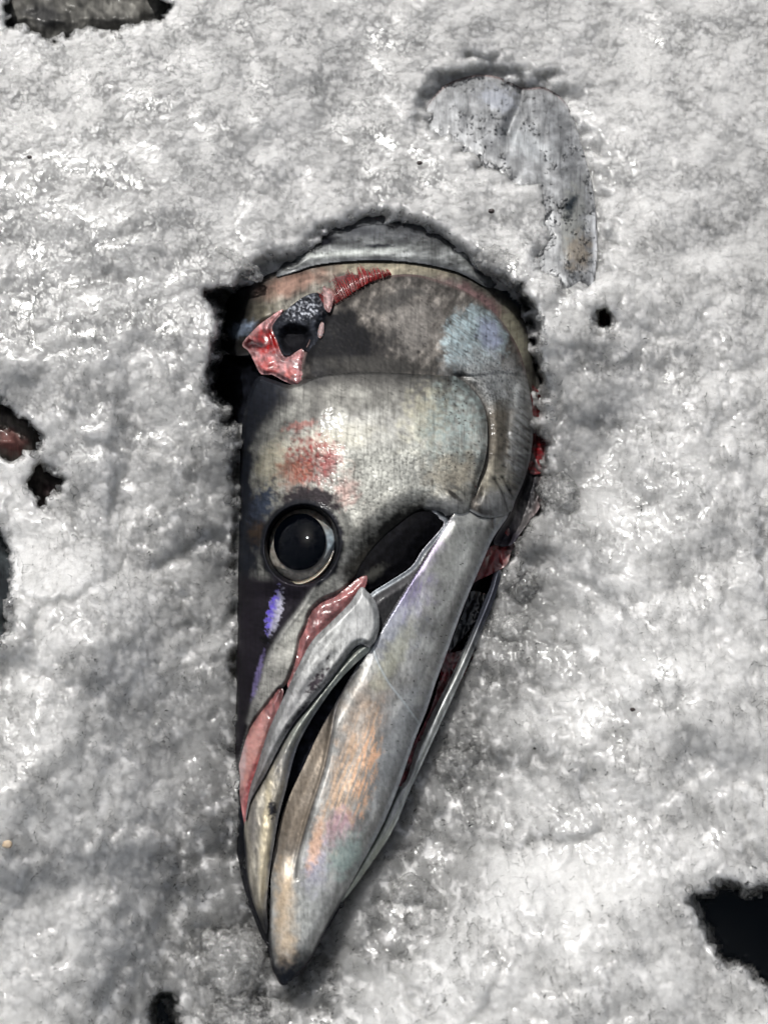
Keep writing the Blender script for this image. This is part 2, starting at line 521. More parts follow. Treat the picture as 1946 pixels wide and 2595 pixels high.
def coarse(fun, X, Y, st=10.):
    """evaluate a smooth field on a coarse grid and interpolate"""
    x0, x1, y0, y1 = X.min() - st, X.max() + 2 * st, Y.min() - st, Y.max() + 2 * st
    gx = np.arange(x0, x1 + st, st); gy = np.arange(y0, y1 + st, st)
    G = fun(*np.meshgrid(gx, gy))
    fx = (X - gx[0]) / st; fy = (Y - gy[0]) / st
    ix = fx.astype(int); iy = fy.astype(int); fx = fx - ix; fy = fy - iy
    return (G[iy, ix] * (1 - fx) + G[iy, ix + 1] * fx) * (1 - fy) + (G[iy + 1, ix] * (1 - fx) + G[iy + 1, ix + 1] * fx) * fy


def ice_fields(px, py):
    P = spot(px, py, 60.0) / K
    wx, wy = P[..., 0], P[..., 1]
    jx = fbm(wx / 34, wy / 34, 40, 4) * 15 + fbm(wx / 100, wy / 100, 41, 2) * 12; jy = fbm(wx / 34, wy / 34, 50, 4) * 15 + fbm(wx / 100, wy / 100, 51, 2) * 12
    qx, qy = px + jx, py + jy
    d1 = coarse(lambda a, b: sdist(VIS, a, b), qx, qy)
    d2 = coarse(lambda a, b: sdist(VIS2, a, b), qx, qy)
    dh = coarse(lambda a, b: np.max([sdist(h, a, b) for h in HOLES], 0), qx, qy, 8.)
    base = coarse(ice_base, px, py, 14.)
    ux = wx + fbm(wx / 60, wy / 60, 5, 3) * 26; uy = wy + fbm(wx / 60, wy / 60, 9, 3) * 26
    fx = wx + fbm(wx / 45, wy / 45, 15, 4) * 30; fy = wy + fbm(wx / 45, wy / 45, 19, 4) * 30
    f1, f2, rid = worley(fx / 210, fy / 210, 31)
    lump = rid * sstep(0, .2, f2 - f1)
    f1, f2, rid = worley(fx / 85, fy / 85, 33)
    lump2 = rid * sstep(0, .3, f2 - f1)
    far = sstep(300, 1500, py)
    rel = (.15 + .85 * far) * (15 * (lump - .4) + 5 * (lump2 - .4) + 19 * fbm(wx / 280, wy / 280, 14, 2) + 4 * fbm(wx / 110, wy / 110, 16, 2) + 26 * chunks(ux / 230, uy / 230, 1, .7, .5) + 2 * chunks(ux / 95, uy / 95, 2)) + 5 * fbm(wx / 120, wy / 120, 12, 2)
    return base, rel, d1, d2, dh, wx, wy, ux, uy


def ice_height(px, py):
    base, rel, d1, d2, dh, wx, wy, ux, uy = ice_fields(px, py)
    base = base + rel
    dk = coarse(lambda a, b: z_k(a, b, np.clip(sdist(spline(KOUT), a, b), 0, 200)), px, py, 12.) if (d2 > -80).any() else 0
    w2 = sstep(-50, 8, d2 + 22 * fbm(wx / 60, wy / 60, 66, 3))
    base = base * (1 - w2) + (dk - 9) * w2               # only a clear glaze of ice lies over the other fish
    d = np.maximum(d1, dh)
    edge = sstep(0, 1, np.clip((26 - d) / (42 + 18 * sstep(820, 640, py) * (d1 > dh)), 0, 1))
    dm = dome(px, py)
    rest = np.where(dm > 0, dm - 12, -60)                                # the ice rests against the skin ...
    void = np.maximum(sstep(640, 600, px) * sstep(700, 760, py) * sstep(1110, 1060, py), sstep(1330, 1380, py) * sstep(1000, 1100, px))
    rest = rest * (1 - void) - 170 * void                                # ... but for the hollows behind the nape and under the jaw
    low = np.where(dh > d1, -410, rest)
    return np.where(d > 26, low, low + (base - low) * edge), d, wx, wy, ux, uy


GRID = {}


def shared_height(X, Y, st=5.):
    if not GRID:
        gx = np.arange(X.min() - 4 * st, X.max() + 6 * st, st); gy = np.arange(Y.min() - 4 * st, Y.max() + 6 * st, st)
        H, D = ice_height(*np.meshgrid(gx, gy))[:2]
        GRID.update(x=gx[0], y=gy[0], G=np.stack([H, D], -1))
    G = GRID['G']
    fx = (X - GRID['x']) / st; fy = (Y - GRID['y']) / st
    ix = np.clip(fx.astype(int), 0, G.shape[1] - 2); iy = np.clip(fy.astype(int), 0, G.shape[0] - 2)
    fx = (fx - ix)[..., None]; fy = (fy - iy)[..., None]
    O = (G[iy, ix] * (1 - fx) + G[iy, ix + 1] * fx) * (1 - fy) + (G[iy + 1, ix] * (1 - fx) + G[iy + 1, ix + 1] * fx) * fy
    return O[..., 0], O[..., 1]


def ice_sheet(name, step, kind, mat):
    ax = axis(0, PW, step, 800); ay = axis(0, PH, step, 500)
    X, Y = np.meshgrid(ax, ay)
    H, D = shared_height(X, Y)
    P = spot(X, Y, 60.0) / K; wx, wy = P[..., 0], P[..., 1]
    if kind == 'bed':
        pass
    else:
        am = sstep(-.35, .35, fbm(wx / 120, wy / 120, 44, 3))
        H = H + 8 + (.46 + 1.0 * am + .35 * sstep(60, -40, coarse(ice_base, X, Y, 14.))) * (.6 + .4 * sstep(100, 1100, Y)) * (7 * chunks(wx / 18, wy / 18, 24, 1.6, 1.5) + 12 * noise(wx / 9, wy / 9, 25) + 8 * noise(wx / 5.2, wy / 5.2, 26) - 7 * np.abs(noise(wx / 15, wy / 15, 27))) - 2
    P = spot(X, Y, H)
    if kind != 'bed':
        P[..., 0] += K * (8 * noise(wx / 22, H / 22 + wy / 22, 71) + 3 * noise(wx / 9, H / 9 + wy / 9, 72))
        P[..., 1] += K * (8 * noise(wx / 22, H / 22 - wy / 22, 73) + 3 * noise(wx / 9, H / 9 - wy / 9, 74))
    keep = (D < 40) & ~((H < -180) & (D > 16)) if kind == 'bed' else D < 27
    cell = keep[:-1, :-1] & keep[1:, :-1] & keep[:-1, 1:] & keep[1:, 1:]
    used = np.zeros(X.shape, bool)
    used[:-1, :-1] |= cell; used[1:, :-1] |= cell; used[:-1, 1:] |= cell; used[1:, 1:] |= cell
    ids = -np.ones(X.shape, int); ids[used] = np.arange(used.sum())
    F = np.stack([ids[:-1, :-1][cell], ids[1:, :-1][cell], ids[1:, 1:][cell], ids[:-1, 1:][cell]], -1)
    o = mesh_obj(name, P[used], [F], mat)
    if kind != 'bed':
        base = coarse(ice_base, X, Y, 14.)
        near = sstep(-360, -20, coarse(lambda a, b: sdist(VIS, a, b), X, Y, 14.))
        cl = .12 + .24 * sstep(60, -30, base) + .46 * near ** 1.5 * sstep(800, 1250, Y) + .16 * fbm(wx / 120, wy / 120, 46, 4)
        a = o.data.attributes.new('clarity', 'FLOAT', 'POINT')
        a.data.foreach_set('value', np.clip(cl, .05, .7)[used].astype(np.float32))
    return o


tag(ice_sheet('clear_ice_granules', 2.4, 'crust', M_CLEAR), 'clear wet melting granules covering the crushed ice', 'ice', kind='stuff')
tag(ice_sheet('crushed_ice_bed', 5.5, 'bed', M_ICE), 'grey white crushed ice packed all round the fish head', 'ice', kind='stuff')
# floor of the tub below the ice
fl = spot(np.array([-1300, 3250, 3250, -1300]), np.array([-700, -700, 3600, 3600]), -430.)
tub = mesh_obj('tub_floor', fl, [np.array([[3, 2, 1, 0]])], M_TUB)
tag(tub, kind='structure')

# ------------------------------------------------------------------ the fish head
def lay(c, m, rgb, k=1.0):
    """lay one skin colour over another with mask m"""
    m = (np.clip(m, 0, 1) * k)[:, None]
    return c * (1 - m) + np.array(rgb)[None, :] * m


def flat(rgb, X):
    return np.tile(np.array(rgb, float), (len(X), 1))


def mott(X, Y, s=30, seed=1, a=.35, sx=1, sy=1):
    return np.exp(a * fbm(X / s * sx, Y / s * sy, seed, 5, .6) * 2)[:, None]


def rot(X, Y, ang):
    a = R(ang); return X * math.cos(a) + Y * math.sin(a), -X * math.sin(a) + Y * math.cos(a)


def grunge(c, X, Y, seed, ang=30, k=1.0, fleck=.5):
    """fine mottling of real fish skin: blotches, short streaks and dark flecks"""
    u, v = rot(X, Y, ang)
    g = .55 * fbm(X / 46, Y / 46, seed, 3) + .5 * fbm(u / 22, v / 9, seed + 1, 3) + .18 * fbm(X / 9, Y / 9, seed + 2, 2)
    c = c * np.clip(1 + .7 * k * g, .3, 1.8)[:, None]
    f = sstep(.32, .6, fbm(u / 16, v / 7, seed + 3, 3)) * sstep(-.2, .3, fbm(X / 70, Y / 70, seed + 4, 2))
    return lay(c, f * fleck, (.03, .028, .027))


def scales(X, Y, cell, seed, ang=0):
    """overlapping small scales: height of each scale, high at its free edge"""
    u, v = rot(X, Y, ang)
    u = (u + 5 * fbm(X / 40, Y / 40, seed, 2)) / cell; v = (v + 5 * fbm(X / 40, Y / 40, seed + 1, 2)) / (cell * .62)
    j = np.floor(v); best = np.full(X.shape, 9.); rid = np.zeros(X.shape)
    done = np.zeros(X.shape, bool)
    for dj in (1, 0, -1):                                  # the scale in front lies over the one behind
        jj = j + dj; off = (jj % 2) * .5
        i = np.round(u - off); r = rnd(i, jj, seed)
        d = np.hypot((u - off - i) * 1.0 + (r[..., 0] - .5) * .16, (v - jj) * .62 - .1 + (r[..., 1] - .5) * .12)
        hit = (d < .60) & ~done
        best = np.where(hit, .60 - d, best); rid = np.where(hit, r[..., 2], rid); done |= hit
    return sstep(.11, .02, best), rid


fish = empty('fish_head', spot(950, 1500, -60.))
tag(fish, 'severed silver grey fish head with pointed jaws lying on its side in the ice', 'fish head')

# dark lining under the bones: mouth and gill cavity
CORE = [(720, 930), (690, 880), (620, 790), (640, 730), (720, 700), (830, 675), (950, 668), (1060, 674), (1160, 700), (1235, 735), (1290, 780), (1325, 840), (1340, 920),
        (1346, 1000), (1350, 1090), (1345, 1151), (1330, 1230), (1312, 1300), (1280, 1390), (1250, 1470), (1225, 1545), (1190, 1630), (1165, 1690), (1130, 1775), (1085, 1880), (1035, 1985), (980, 2105), (915, 2210), (856, 2310), (812, 2384), (780, 2436), (745, 2478), (715, 2497),
        (692, 2460), (674, 2400), (656, 2358), (631, 2291), (613, 2227), (601, 2164), (596, 2101), (595, 2021), (597, 1953), (598, 1869), (597, 1750), (599, 1634), (603, 1489), (608, 1345), (606, 1230), (600, 1130), (585, 1060), (545, 1000), (530, 940), (560, 900), (640, 910)]


def z_core(X, Y, d):
    z = dome(X, Y) - 26 - 10 * fbm(X / 60, Y / 60, 2, 3) * .5
    left = sstep(690, 600, X) * sstep(1150, 980, Y)
    z = z - 90 * left
    z = z - 60 * sstep(1040, 1200, X + (Y - 1500) * .36) * sstep(1380, 1480, Y) * sstep(2150, 1700, Y)
    z = z + 20 * sstep(1900, 2050, Y) * sstep(690, 640, X)
    return z - 30 * sstep(24, 0, d)


def c_core(X, Y, d):
    c = flat((.008, .009, .013), X) * mott(X, Y, 25, 4, .5)
    c = lay(c, sstep(1990, 2120, Y) * sstep(12, 2, d), (.03, .03, .035))
    c = lay(c, blob(X, Y, 1130, 1800, 40, 170, 21, .3, .2, 5, 30), (.07, .006, .008))
    c = lay(c, blob(X, Y, 1175, 1660, 30, 25, 0, .4, .3, 6, 14), (.11, .03, .035))
    c = lay(c, blob(X, Y, 1196, 1480, 34, 14, 20, .4, .3, 6, 14), (.05, .045, .04))
    return c


plate('inner_head', CORE, z_core, c_core, M_DARK, fish, 5, 60, 10)

# shoulder skin behind the gill opening
SHO = [(745, 660), (790, 590), (850, 530), (968, 490), (1080, 520), (1160, 580), (1225, 640), (1262, 700), (1240, 730), (1161, 690), (1053, 666), (932, 660), (812, 670), (745, 690), (700, 700), (720, 665)]


def c_sho(X, Y, d):
    c = flat((.24, .25, .25), X) * mott(X, Y, 40, 8, .5, .6, 1.4)
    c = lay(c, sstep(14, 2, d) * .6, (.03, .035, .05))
    c = lay(c, sstep(640, 585, Y) * .7, (.08, .085, .10))
    c = lay(c, blob(X, Y, 815, 612, 42, 12, -8, .4, .3, 9, 12), (.004, .005, .01))
    c = lay(c, blob(X, Y, 965, 625, 34, 7, 2, .4, .3, 10, 12), (.01, .012, .02))
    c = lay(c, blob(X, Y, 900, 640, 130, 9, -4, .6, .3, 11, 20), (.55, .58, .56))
    return grunge(c, X, Y, 550, -5, .9, .6)


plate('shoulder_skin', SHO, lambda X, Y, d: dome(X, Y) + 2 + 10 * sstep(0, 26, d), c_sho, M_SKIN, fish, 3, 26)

COL_ = [(548, 860), (571, 771), (619, 716), (703, 680), (812, 655), (932, 648), (1053, 654), (1161, 678), (1234, 711), (1294, 759), (1330, 807), (1354, 862), (1366, 930), (1374, 1000), (1352, 1010),
        (1320, 1000), (1250, 900), (1100, 790), (950, 770), (830, 830), (760, 880), (720, 910), (640, 900), (590, 900)]


def c_col(X, Y, d):
    c = flat((.20, .19, .165), X) * mott(X, Y, 36, 18, .5, 1.6, .8)
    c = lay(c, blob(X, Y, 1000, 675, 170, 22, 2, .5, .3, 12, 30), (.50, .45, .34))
    c = lay(c, blob(X, Y, 1210, 765, 90, 26, 33, .5, .3, 13, 30), (.30, .19, .19))
    c = lay(c, blob(X, Y, 1305, 850, 26, 80, -18, .5, .3, 14, 30), (.40, .38, .29))
    c = lay(c, blob(X, Y, 720, 725, 120, 26, -20, .6, .3, 15, 30), (.30, .19, .15))
    c = lay(c, blob(X, Y, 620, 800, 70, 50, -20, .6, .4, 16, 22), (.20, .18, .13))
    c = lay(c, sstep(700, 590, X + (Y - 800) * .3), (.012, .014, .02))  # left end painted near black in place of shade in the hollow
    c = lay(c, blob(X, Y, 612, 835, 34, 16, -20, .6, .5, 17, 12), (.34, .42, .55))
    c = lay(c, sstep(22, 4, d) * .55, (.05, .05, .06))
    return grunge(c, X, Y, 500, -25, 1.0, .6)


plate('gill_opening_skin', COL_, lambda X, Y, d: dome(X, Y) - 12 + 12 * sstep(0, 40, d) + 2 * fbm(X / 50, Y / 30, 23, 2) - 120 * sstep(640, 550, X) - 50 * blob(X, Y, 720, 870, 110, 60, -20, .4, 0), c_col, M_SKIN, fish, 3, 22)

# red gills at the torn top corner: an arch carrying rows of filaments
rngf = random.Random(4)
def gill_filaments():
    arch = plate('gill_arch', [(775, 745), (800, 715), (850, 690), (920, 680), (975, 678), (985, 700), (940, 725), (890, 752), (850, 775), (810, 775)],
                 lambda X, Y, d: dome(X, Y) - 8 + 8 * sstep(0, 16, d), lambda X, Y, d: lay(flat((.12, .008, .008), X), blob(X, Y, 865, 682, 50, 14, -20, .5, .4, 3, 20), (.55, .33, .31)), M_WET, fish, 3, 14)
    base = spline([(830, 782), (872, 756), (905, 734), (940, 714), (990, 698)], False, 12)
    tip = spline([(800, 742), (842, 700), (885, 678), (930, 674), (978, 676)], False, 12)
    nf = 58
    for i in range(nf):
        q = i / (nf - 1) * (len(base) - 1.001); k0 = int(q); fr_ = q - k0
        t0 = base[k0] * (1 - fr_) + base[k0 + 1] * fr_; t1 = tip[k0] * (1 - fr_) + tip[k0 + 1] * fr_
        ln = rngf.uniform(.72, 1.0) * (1 + .16 * math.sin(i * .55))
        pts = np.array([t0 + (t1 - t0) * e for e in (0, .35 * ln, .7 * ln, ln)])
        pts[:, 0] += np.array([0, 1.2, 1.5, 0]) + rngf.uniform(-1.2, 1.2)
        hh = dome(pts[:, 0], pts[:, 1]) + np.array([10, 17, 16, 6]) + rngf.uniform(-3, 3)
        V = []; w = [2.3, 2.3, 2.0, .4]
        for k in range(4):
            for dx, dz in ((-1, 0), (0, 1), (1, 0), (0, -1)):
                V.append(spot(pts[k, 0] + dx * w[k], pts[k, 1] + dx * w[k] * .5, hh[k] + dz * w[k] * 2))
        F = [[k * 4 + j, k * 4 + (j + 1) % 4, k * 4 + 4 + (j + 1) % 4, k * 4 + 4 + j] for k in range(3) for j in range(4)]
        v = rngf.uniform(.6, 1.3)
        c = np.tile(np.array([[.26 * v, .010 * v, .010 * v]]), (16, 1)); c[12:] += .05
        mesh_obj('gill_filament', np.array(V), [np.array(F)], M_WET, arch, c, np.repeat(pts, 4, 0) * .01)
gill_filaments()

# red gill seen behind the gill cover edge
def c_gill(X, Y, d):
    c = flat((.13, .006, .008), X) * mott(X, Y, 14, 6, .5, .3, 2)
    return lay(c, blob(X, Y, 1372, 1070, 12, 10, 0, .4, .3, 3, 10), (.35, .2, .2))
plate('gill', [(1330, 985), (1372, 1000), (1392, 1060), (1386, 1120), (1392, 1175), (1370, 1200), (1335, 1180)],
      lambda X, Y, d: dome(X, Y) * .55 + 14 + 3 * fbm(X / 30, Y / 9, 33, 3), c_gill, M_WET, fish, 3, 24)

# membrane below the gill cover
def c_mem(X, Y, d):
    c = flat((.19, .18, .18), X) * mott(X, Y, 26, 16, .5, 1.4, .5)
    c = lay(c, sstep(1330, 1380, X) * sstep(24, 4, d), (.36, .27, .27))
    c = lay(c, blob(X, Y, 1340, 1240, 24, 50, 12, .6, .4, 5, 20), (.03, .03, .035))
    c = lay(c, blob(X, Y, 1290, 1370, 40, 34, 0, .6, .3, 5, 20), (.05, .045, .06))
    return c
plate('gill_membrane', [(1330, 1140), (1350, 1148), (1360, 1170), (1372, 1187), (1384, 1190), (1386, 1217), (1378, 1262), (1362, 1295), (1342, 1320), (1320, 1350), (1300, 1378), (1270, 1385), (1250, 1370), (1290, 1300), (1320, 1220)],
      lambda X, Y, d: dome(X, Y) * .6 + 6 + 14 * sstep(20, 0, d) + 6 * fbm(X / 24, Y / 40, 7, 3), c_mem, M_SKIN, fish, 3, 8, 2)

def c_red(X, Y, d):
    c = flat((.16, .022, .024), X) * mott(X, Y, 26, 26, .45, 1.8, .6)
    return lay(c, sstep(16, 3, d) * sstep(1240, 1290, X), (.34, .22, .21))
plate('throat_membrane', [(1318, 1358), (1308, 1382), (1295, 1400), (1284, 1431), (1255, 1450), (1213, 1470), (1195, 1475), (1215, 1420), (1250, 1350), (1280, 1330)],
      lambda X, Y, d: dome(X, Y) * .5 + 2 + 6 * fbm(X / 20, Y / 30, 8, 3), c_red, M_WET, fish, 3, 10, 2)

# far side of the lower jaw
FAR = [(1270, 1448), (1258, 1500), (1243, 1546), (1228, 1578), (1210, 1625), (1192, 1668), (1169, 1720), (1128, 1808), (1086, 1900), (1041, 1998), (994, 2106), (926, 2210), (880, 2270), (862, 2282), (900, 2200), (955, 2105), (1000, 2005),
       (1030, 1975), (1052, 1900), (1094, 1808), (1142, 1716), (1166, 1664), (1186, 1618), (1206, 1572), (1222, 1530), (1240, 1490), (1252, 1450)]
def c_far(X, Y, d):
    c = flat((.46, .48, .47), X) * mott(X, Y, 40, 28, .3, 2, .4)
    c = lay(c, sstep(1720, 1560, Y), (.06, .065, .085))
    c = lay(c, sstep(2050, 2150, Y) * .5, (.42, .45, .33))
    return c
plate('far_jaw_edge', FAR, lambda X, Y, d: -16 + 14 * sstep(0, 14, d) + np.interp(Y, [1450, 1700, 2000, 2280], [16, 8, 10, 20]), c_far, M_JAW, fish, 2.5, 40, 3)
plate('mouth_membrane', [(1232, 1505), (1240, 1520), (1186, 1600), (1150, 1640), (1140, 1655), (1206, 1640), (1196, 1672), (1140, 1780), (1090, 1890), (1040, 1985), (1010, 2010), (1010, 1960), (1090, 1800), (1130, 1650), (1170, 1560), (1190, 1500)],
      lambda X, Y, d: dome(X, Y) * .3 - 14 + 10 * fbm(X / 20, Y / 30, 18, 3), lambda X, Y, d: lay(lay(flat((.10, .012, .016), X) * mott(X, Y, 18, 31, .7, 1, .7), sstep(1668, 1640, Y), (.004, .005, .007)), sstep(1520, 1490, Y), (.09, .08, .07)), M_WET, fish, 3, 10, 2)

# gill cover
OPE = [(765, 970), (770, 900), (790, 850), (815, 800), (842, 771), (884, 747), (932, 717), (992, 698), (1053, 696), (1113, 711), (1173, 735), (1228, 771), (1270, 813), (1306, 868), (1327, 922), (1339, 976), (1348, 1036), (1351, 1091),
       (1345, 1151), (1330, 1211), (1306, 1266), (1290, 1302), (1240, 1312), (1200, 1300), (1150, 1260), (1120, 1150), (1100, 1000), (1000, 985), (850, 990)]
CHEDGE = spline([(1167, 961), (1197, 988), (1222, 1024), (1234, 1073), (1234, 1133), (1225, 1181), (1212, 1217), (1206, 1253)], False)
CREASE = spline([(1150, 952), (1210, 955), (1270, 948), (1336, 958)], False)
FOLD1 = spline([(1253, 1216), (1272, 1250), (1288, 1300)], False)
FOLD2 = spline([(1273, 1210), (1285, 1235), (1298, 1258)], False)
FOLD3 = spline([(1238, 1262), (1246, 1290), (1248, 1335)], False)


def groove(line, X, Y, w):
    return np.exp(-(nearest(line, X, Y, False)[0] / w) ** 2)


def z_ope(X, Y, d):
    z = dome(X, Y) + 4 + 9 * sstep(0, 30, d) - 4 * groove(CREASE, X, Y, 5)
    z = z - 17 * np.exp(-(nearest(CHEDGE, X, Y, False)[0] / 20) ** 2)              # hollow in front of the free edge
    z = z + 10 * blob(X, Y, 1310, 1080, 16, 150, 8, .7, 0)
    z = z - 9 * groove(FOLD1, X, Y, 6) - 7 * groove(FOLD2, X, Y, 5) + 10 * blob(X, Y, 1235, 1275, 26, 40, 20, .6, .2)
    s, rid = scales(X, Y, 11, 5, 70)
    z = z - .8 * s * blob(X, Y, 1220, 930, 110, 130, 0, .5, .2)
    return z + 3 * fbm(X / 80, Y / 80, 41, 1) + .4 * fbm(X / 9, Y / 9, 42, 2)


def c_ope(X, Y, d):
    u, v = rot(X, Y, 35)
    c = flat((.17, .155, .14), X) * mott(u, v, 34, 50, .6, 1.5, .7)
    c = lay(c, blob(X, Y, 1040, 830, 60, 80, 10, .7, .5, 52, 30), (.30, .28, .26))
    dark = np.maximum(blob(X, Y, 845, 885, 120, 120, 20, .35, .4, 51, 50), .92 * blob(X, Y, 900, 900, 130, 60, -12, .6, .5, 49, 30))
    c = lay(c, dark, (.006, .006, .008))
    c = lay(c, blob(X, Y, 960, 930, 150, 24, 2, .6, .4, 55, 30), (.05, .048, .045))
    c = lay(c, blob(X, Y, 1000, 760, 60, 20, -20, .6, .6, 56, 26), (.10, .095, .09))
    st = np.clip(.75 + .7 * fbm(u / 26, v / 5, 57, 3), 0, 1.2)
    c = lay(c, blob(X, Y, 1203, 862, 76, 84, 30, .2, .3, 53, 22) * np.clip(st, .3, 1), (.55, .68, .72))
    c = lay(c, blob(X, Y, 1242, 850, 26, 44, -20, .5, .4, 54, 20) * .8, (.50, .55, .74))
    s, rid = scales(X, Y, 11, 5, 70)
    low = blob(X, Y, 1250, 970, 110, 70, 30, .5, .4, 58, 30)
    c = lay(c, low * .85, (.46, .48, .48))
    c = lay(c, low * s * .75, (.06, .06, .07))
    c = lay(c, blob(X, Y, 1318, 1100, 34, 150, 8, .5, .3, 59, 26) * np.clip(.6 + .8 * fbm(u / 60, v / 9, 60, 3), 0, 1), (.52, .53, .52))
    c = lay(c, blob(X, Y, 1262, 1100, 30, 90, 10, .6, .4, 61, 26), (.15, .135, .11))
    c = lay(c, blob(X, Y, 1250, 1215, 46, 40, 20, .6, .4, 62, 20) * .8, (.50, .47, .38))
    c = lay(c, blob(X, Y, 1262, 1275, 40, 36, 0, .6, .4, 63, 18) * .7, (.55, .56, .56))
    c = lay(c, (groove(FOLD1, X, Y, 3) + groove(FOLD2, X, Y, 3)) * .7, (.05, .05, .05))
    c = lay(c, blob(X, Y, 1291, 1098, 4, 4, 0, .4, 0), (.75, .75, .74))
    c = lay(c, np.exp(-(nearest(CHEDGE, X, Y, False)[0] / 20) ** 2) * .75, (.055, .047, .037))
    c = grunge(c, X, Y, 510, 35, .9, .6)
    edge = sstep(9, 2, d)
    c = lay(c, edge * .7 * sstep(1000, 900, Y), (.22, .15, .14))
    c = lay(c, edge * .6 * sstep(960, 1100, Y), (.62, .64, .65))
    return c


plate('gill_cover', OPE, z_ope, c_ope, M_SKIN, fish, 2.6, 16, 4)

# torn skin and flesh at the cut
def c_flesh(X, Y, d):
    c = flat((.46, .22, .22), X) * mott(X, Y, 30, 70, .35, .7, 1.3)
    c = lay(c, blob(X, Y, 676, 866, 34, 30, 20, .35, .4, 71, 20), (.30, .006, .006))
    c = lay(c, blob(X, Y, 640, 872, 34, 12, 10, .4, .4, 72, 20), (.05, .004, .006))
    c = lay(c, blob(X, Y, 680, 925, 26, 18, 30, .5, .6, 73, 16) * .7, (.50, .06, .05))
    c = lay(c, blob(X, Y, 735, 945, 14, 12, 0, .5, .6, 74, 12) * .7, (.55, .08, .06))
    c = c * np.clip(1 + .8 * fbm(X / 9, Y / 20, 76, 3), .4, 1.6)[:, None]
    return lay(c, sstep(7, 1, d) * .25, (.6, .45, .45))
plate('torn_flesh', [(614, 872), (640, 840), (668, 815), (715, 784), (710, 800), (690, 830), (698, 850), (708, 880), (720, 902), (745, 895), (766, 884), (772, 900), (768, 940), (762, 984), (738, 974), (712, 962), (690, 950), (662, 948), (645, 918), (630, 890)],
      lambda X, Y, d: dome(X, Y) + 2 + 12 * sstep(0, 14, d) + 5 * fbm(X / 40, Y / 26, 75, 2) - 16 * blob(X, Y, 660, 862, 44, 26, 15, .5, .2), c_flesh, M_WET, fish, 2.6, 18)


def c_flap(X, Y, d):
    c = flat((.02, .022, .028), X) * mott(X, Y, 16, 80, .5)
    c = lay(c, blob(X, Y, 770, 780, 50, 26, -12, .5, .6, 81, 9) * np.clip(fbm(X / 7, Y / 7, 82, 3) * 2.2, 0, 1), (.45, .47, .52))
    return lay(c, blob(X, Y, 748, 865, 40, 40, 0, .4, .3, 83, 14), (.008, .008, .01))
plate('torn_skin_flap', [(690, 830), (705, 805), (735, 778), (770, 752), (800, 742), (822, 752), (828, 775), (832, 800), (818, 830), (806, 870), (790, 895), (765, 885), (745, 895), (722, 902), (710, 882), (700, 856)],
      lambda X, Y, d: dome(X, Y) + 8 + 24 * sstep(0, 26, d) * sstep(870, 790, Y) + 3 * fbm(X / 26, Y / 18, 84, 2) - 20 * blob(X, Y, 745, 858, 36, 30, 0, .4, .1), c_flap, M_DARK, fish, 2.6, 18)
plate('flesh_shred', [(818, 730), (838, 735), (845, 752), (842, 775), (835, 792), (822, 780), (820, 755)], lambda X, Y, d: dome(X, Y) + 22 + 8 * sstep(0, 8, d), lambda X, Y, d: flat((.45, .27, .26), X) * mott(X, Y, 8, 3, .4), M_WET, fish, 2.5, 10)
plate('flesh_shred', [(812, 818), (822, 822), (820, 845), (812, 858), (805, 848)], lambda X, Y, d: dome(X, Y) + 14 + 5 * sstep(0, 6, d), lambda X, Y, d: flat((.42, .30, .29), X), M_WET, fish, 2.5, 10)

# dark glossy jaw muscle skin at the corner of the mouth
plate('mouth_corner_skin', [(1095, 1298), (1116, 1318), (1118, 1338), (1090, 1368), (1060, 1395), (1045, 1430), (1000, 1462), (950, 1490), (925, 1495), (900, 1480), (895, 1455), (930, 1400), (980, 1345), (1040, 1300)],
      lambda X, Y, d: dome(X, Y) - 6 + 8 * sstep(0, 30, d) + 1 * fbm(X / 50, Y / 50, 90, 1), lambda X, Y, d: lay(flat((.003, .003, .004), X) * mott(X, Y, 20, 91, .4), blob(X, Y, 945, 1455, 34, 12, -35, .6, .5, 92, 12), (.04, .04, .036)), M_DARK, fish, 3, 14)

# lower jaw
LOW = [(1124, 1330), (1108, 1312), (1092, 1290), (1100, 1262), (1130, 1254), (1165, 1262), (1195, 1266), (1215, 1272), (1240, 1285), (1270, 1290), (1289, 1302), (1249, 1364), (1215, 1441), (1186, 1509), (1153, 1595), (1129, 1663), (1104, 1730), (1080, 1803), (1051, 1875), (1006, 2004), (964, 2101), (905, 2211), (850, 2312),
       (812, 2384), (791, 2426), (753, 2472), (715, 2496), (696, 2462), (684, 2410), (682, 2350), (686, 2291), (688, 2206), (698, 2143), (711, 2080), (736, 2012), (770, 1940), (806, 1862), (840, 1800), (880, 1730), (915, 1660), (920, 1600), (918, 1540), (940, 1504), (984, 1475), (1042, 1436), (1071, 1393)]
LIPC = spline([(910, 1690), (871, 1755), (852, 1800), (837, 1886), (825, 1945), (804, 2012), (783, 2075), (766, 2135), (755, 2185), (752, 2225)], False)
SCR = spline([(945, 1640), (956, 1675), (985, 1730), (1020, 1775), (1061, 1832)], False, 6)


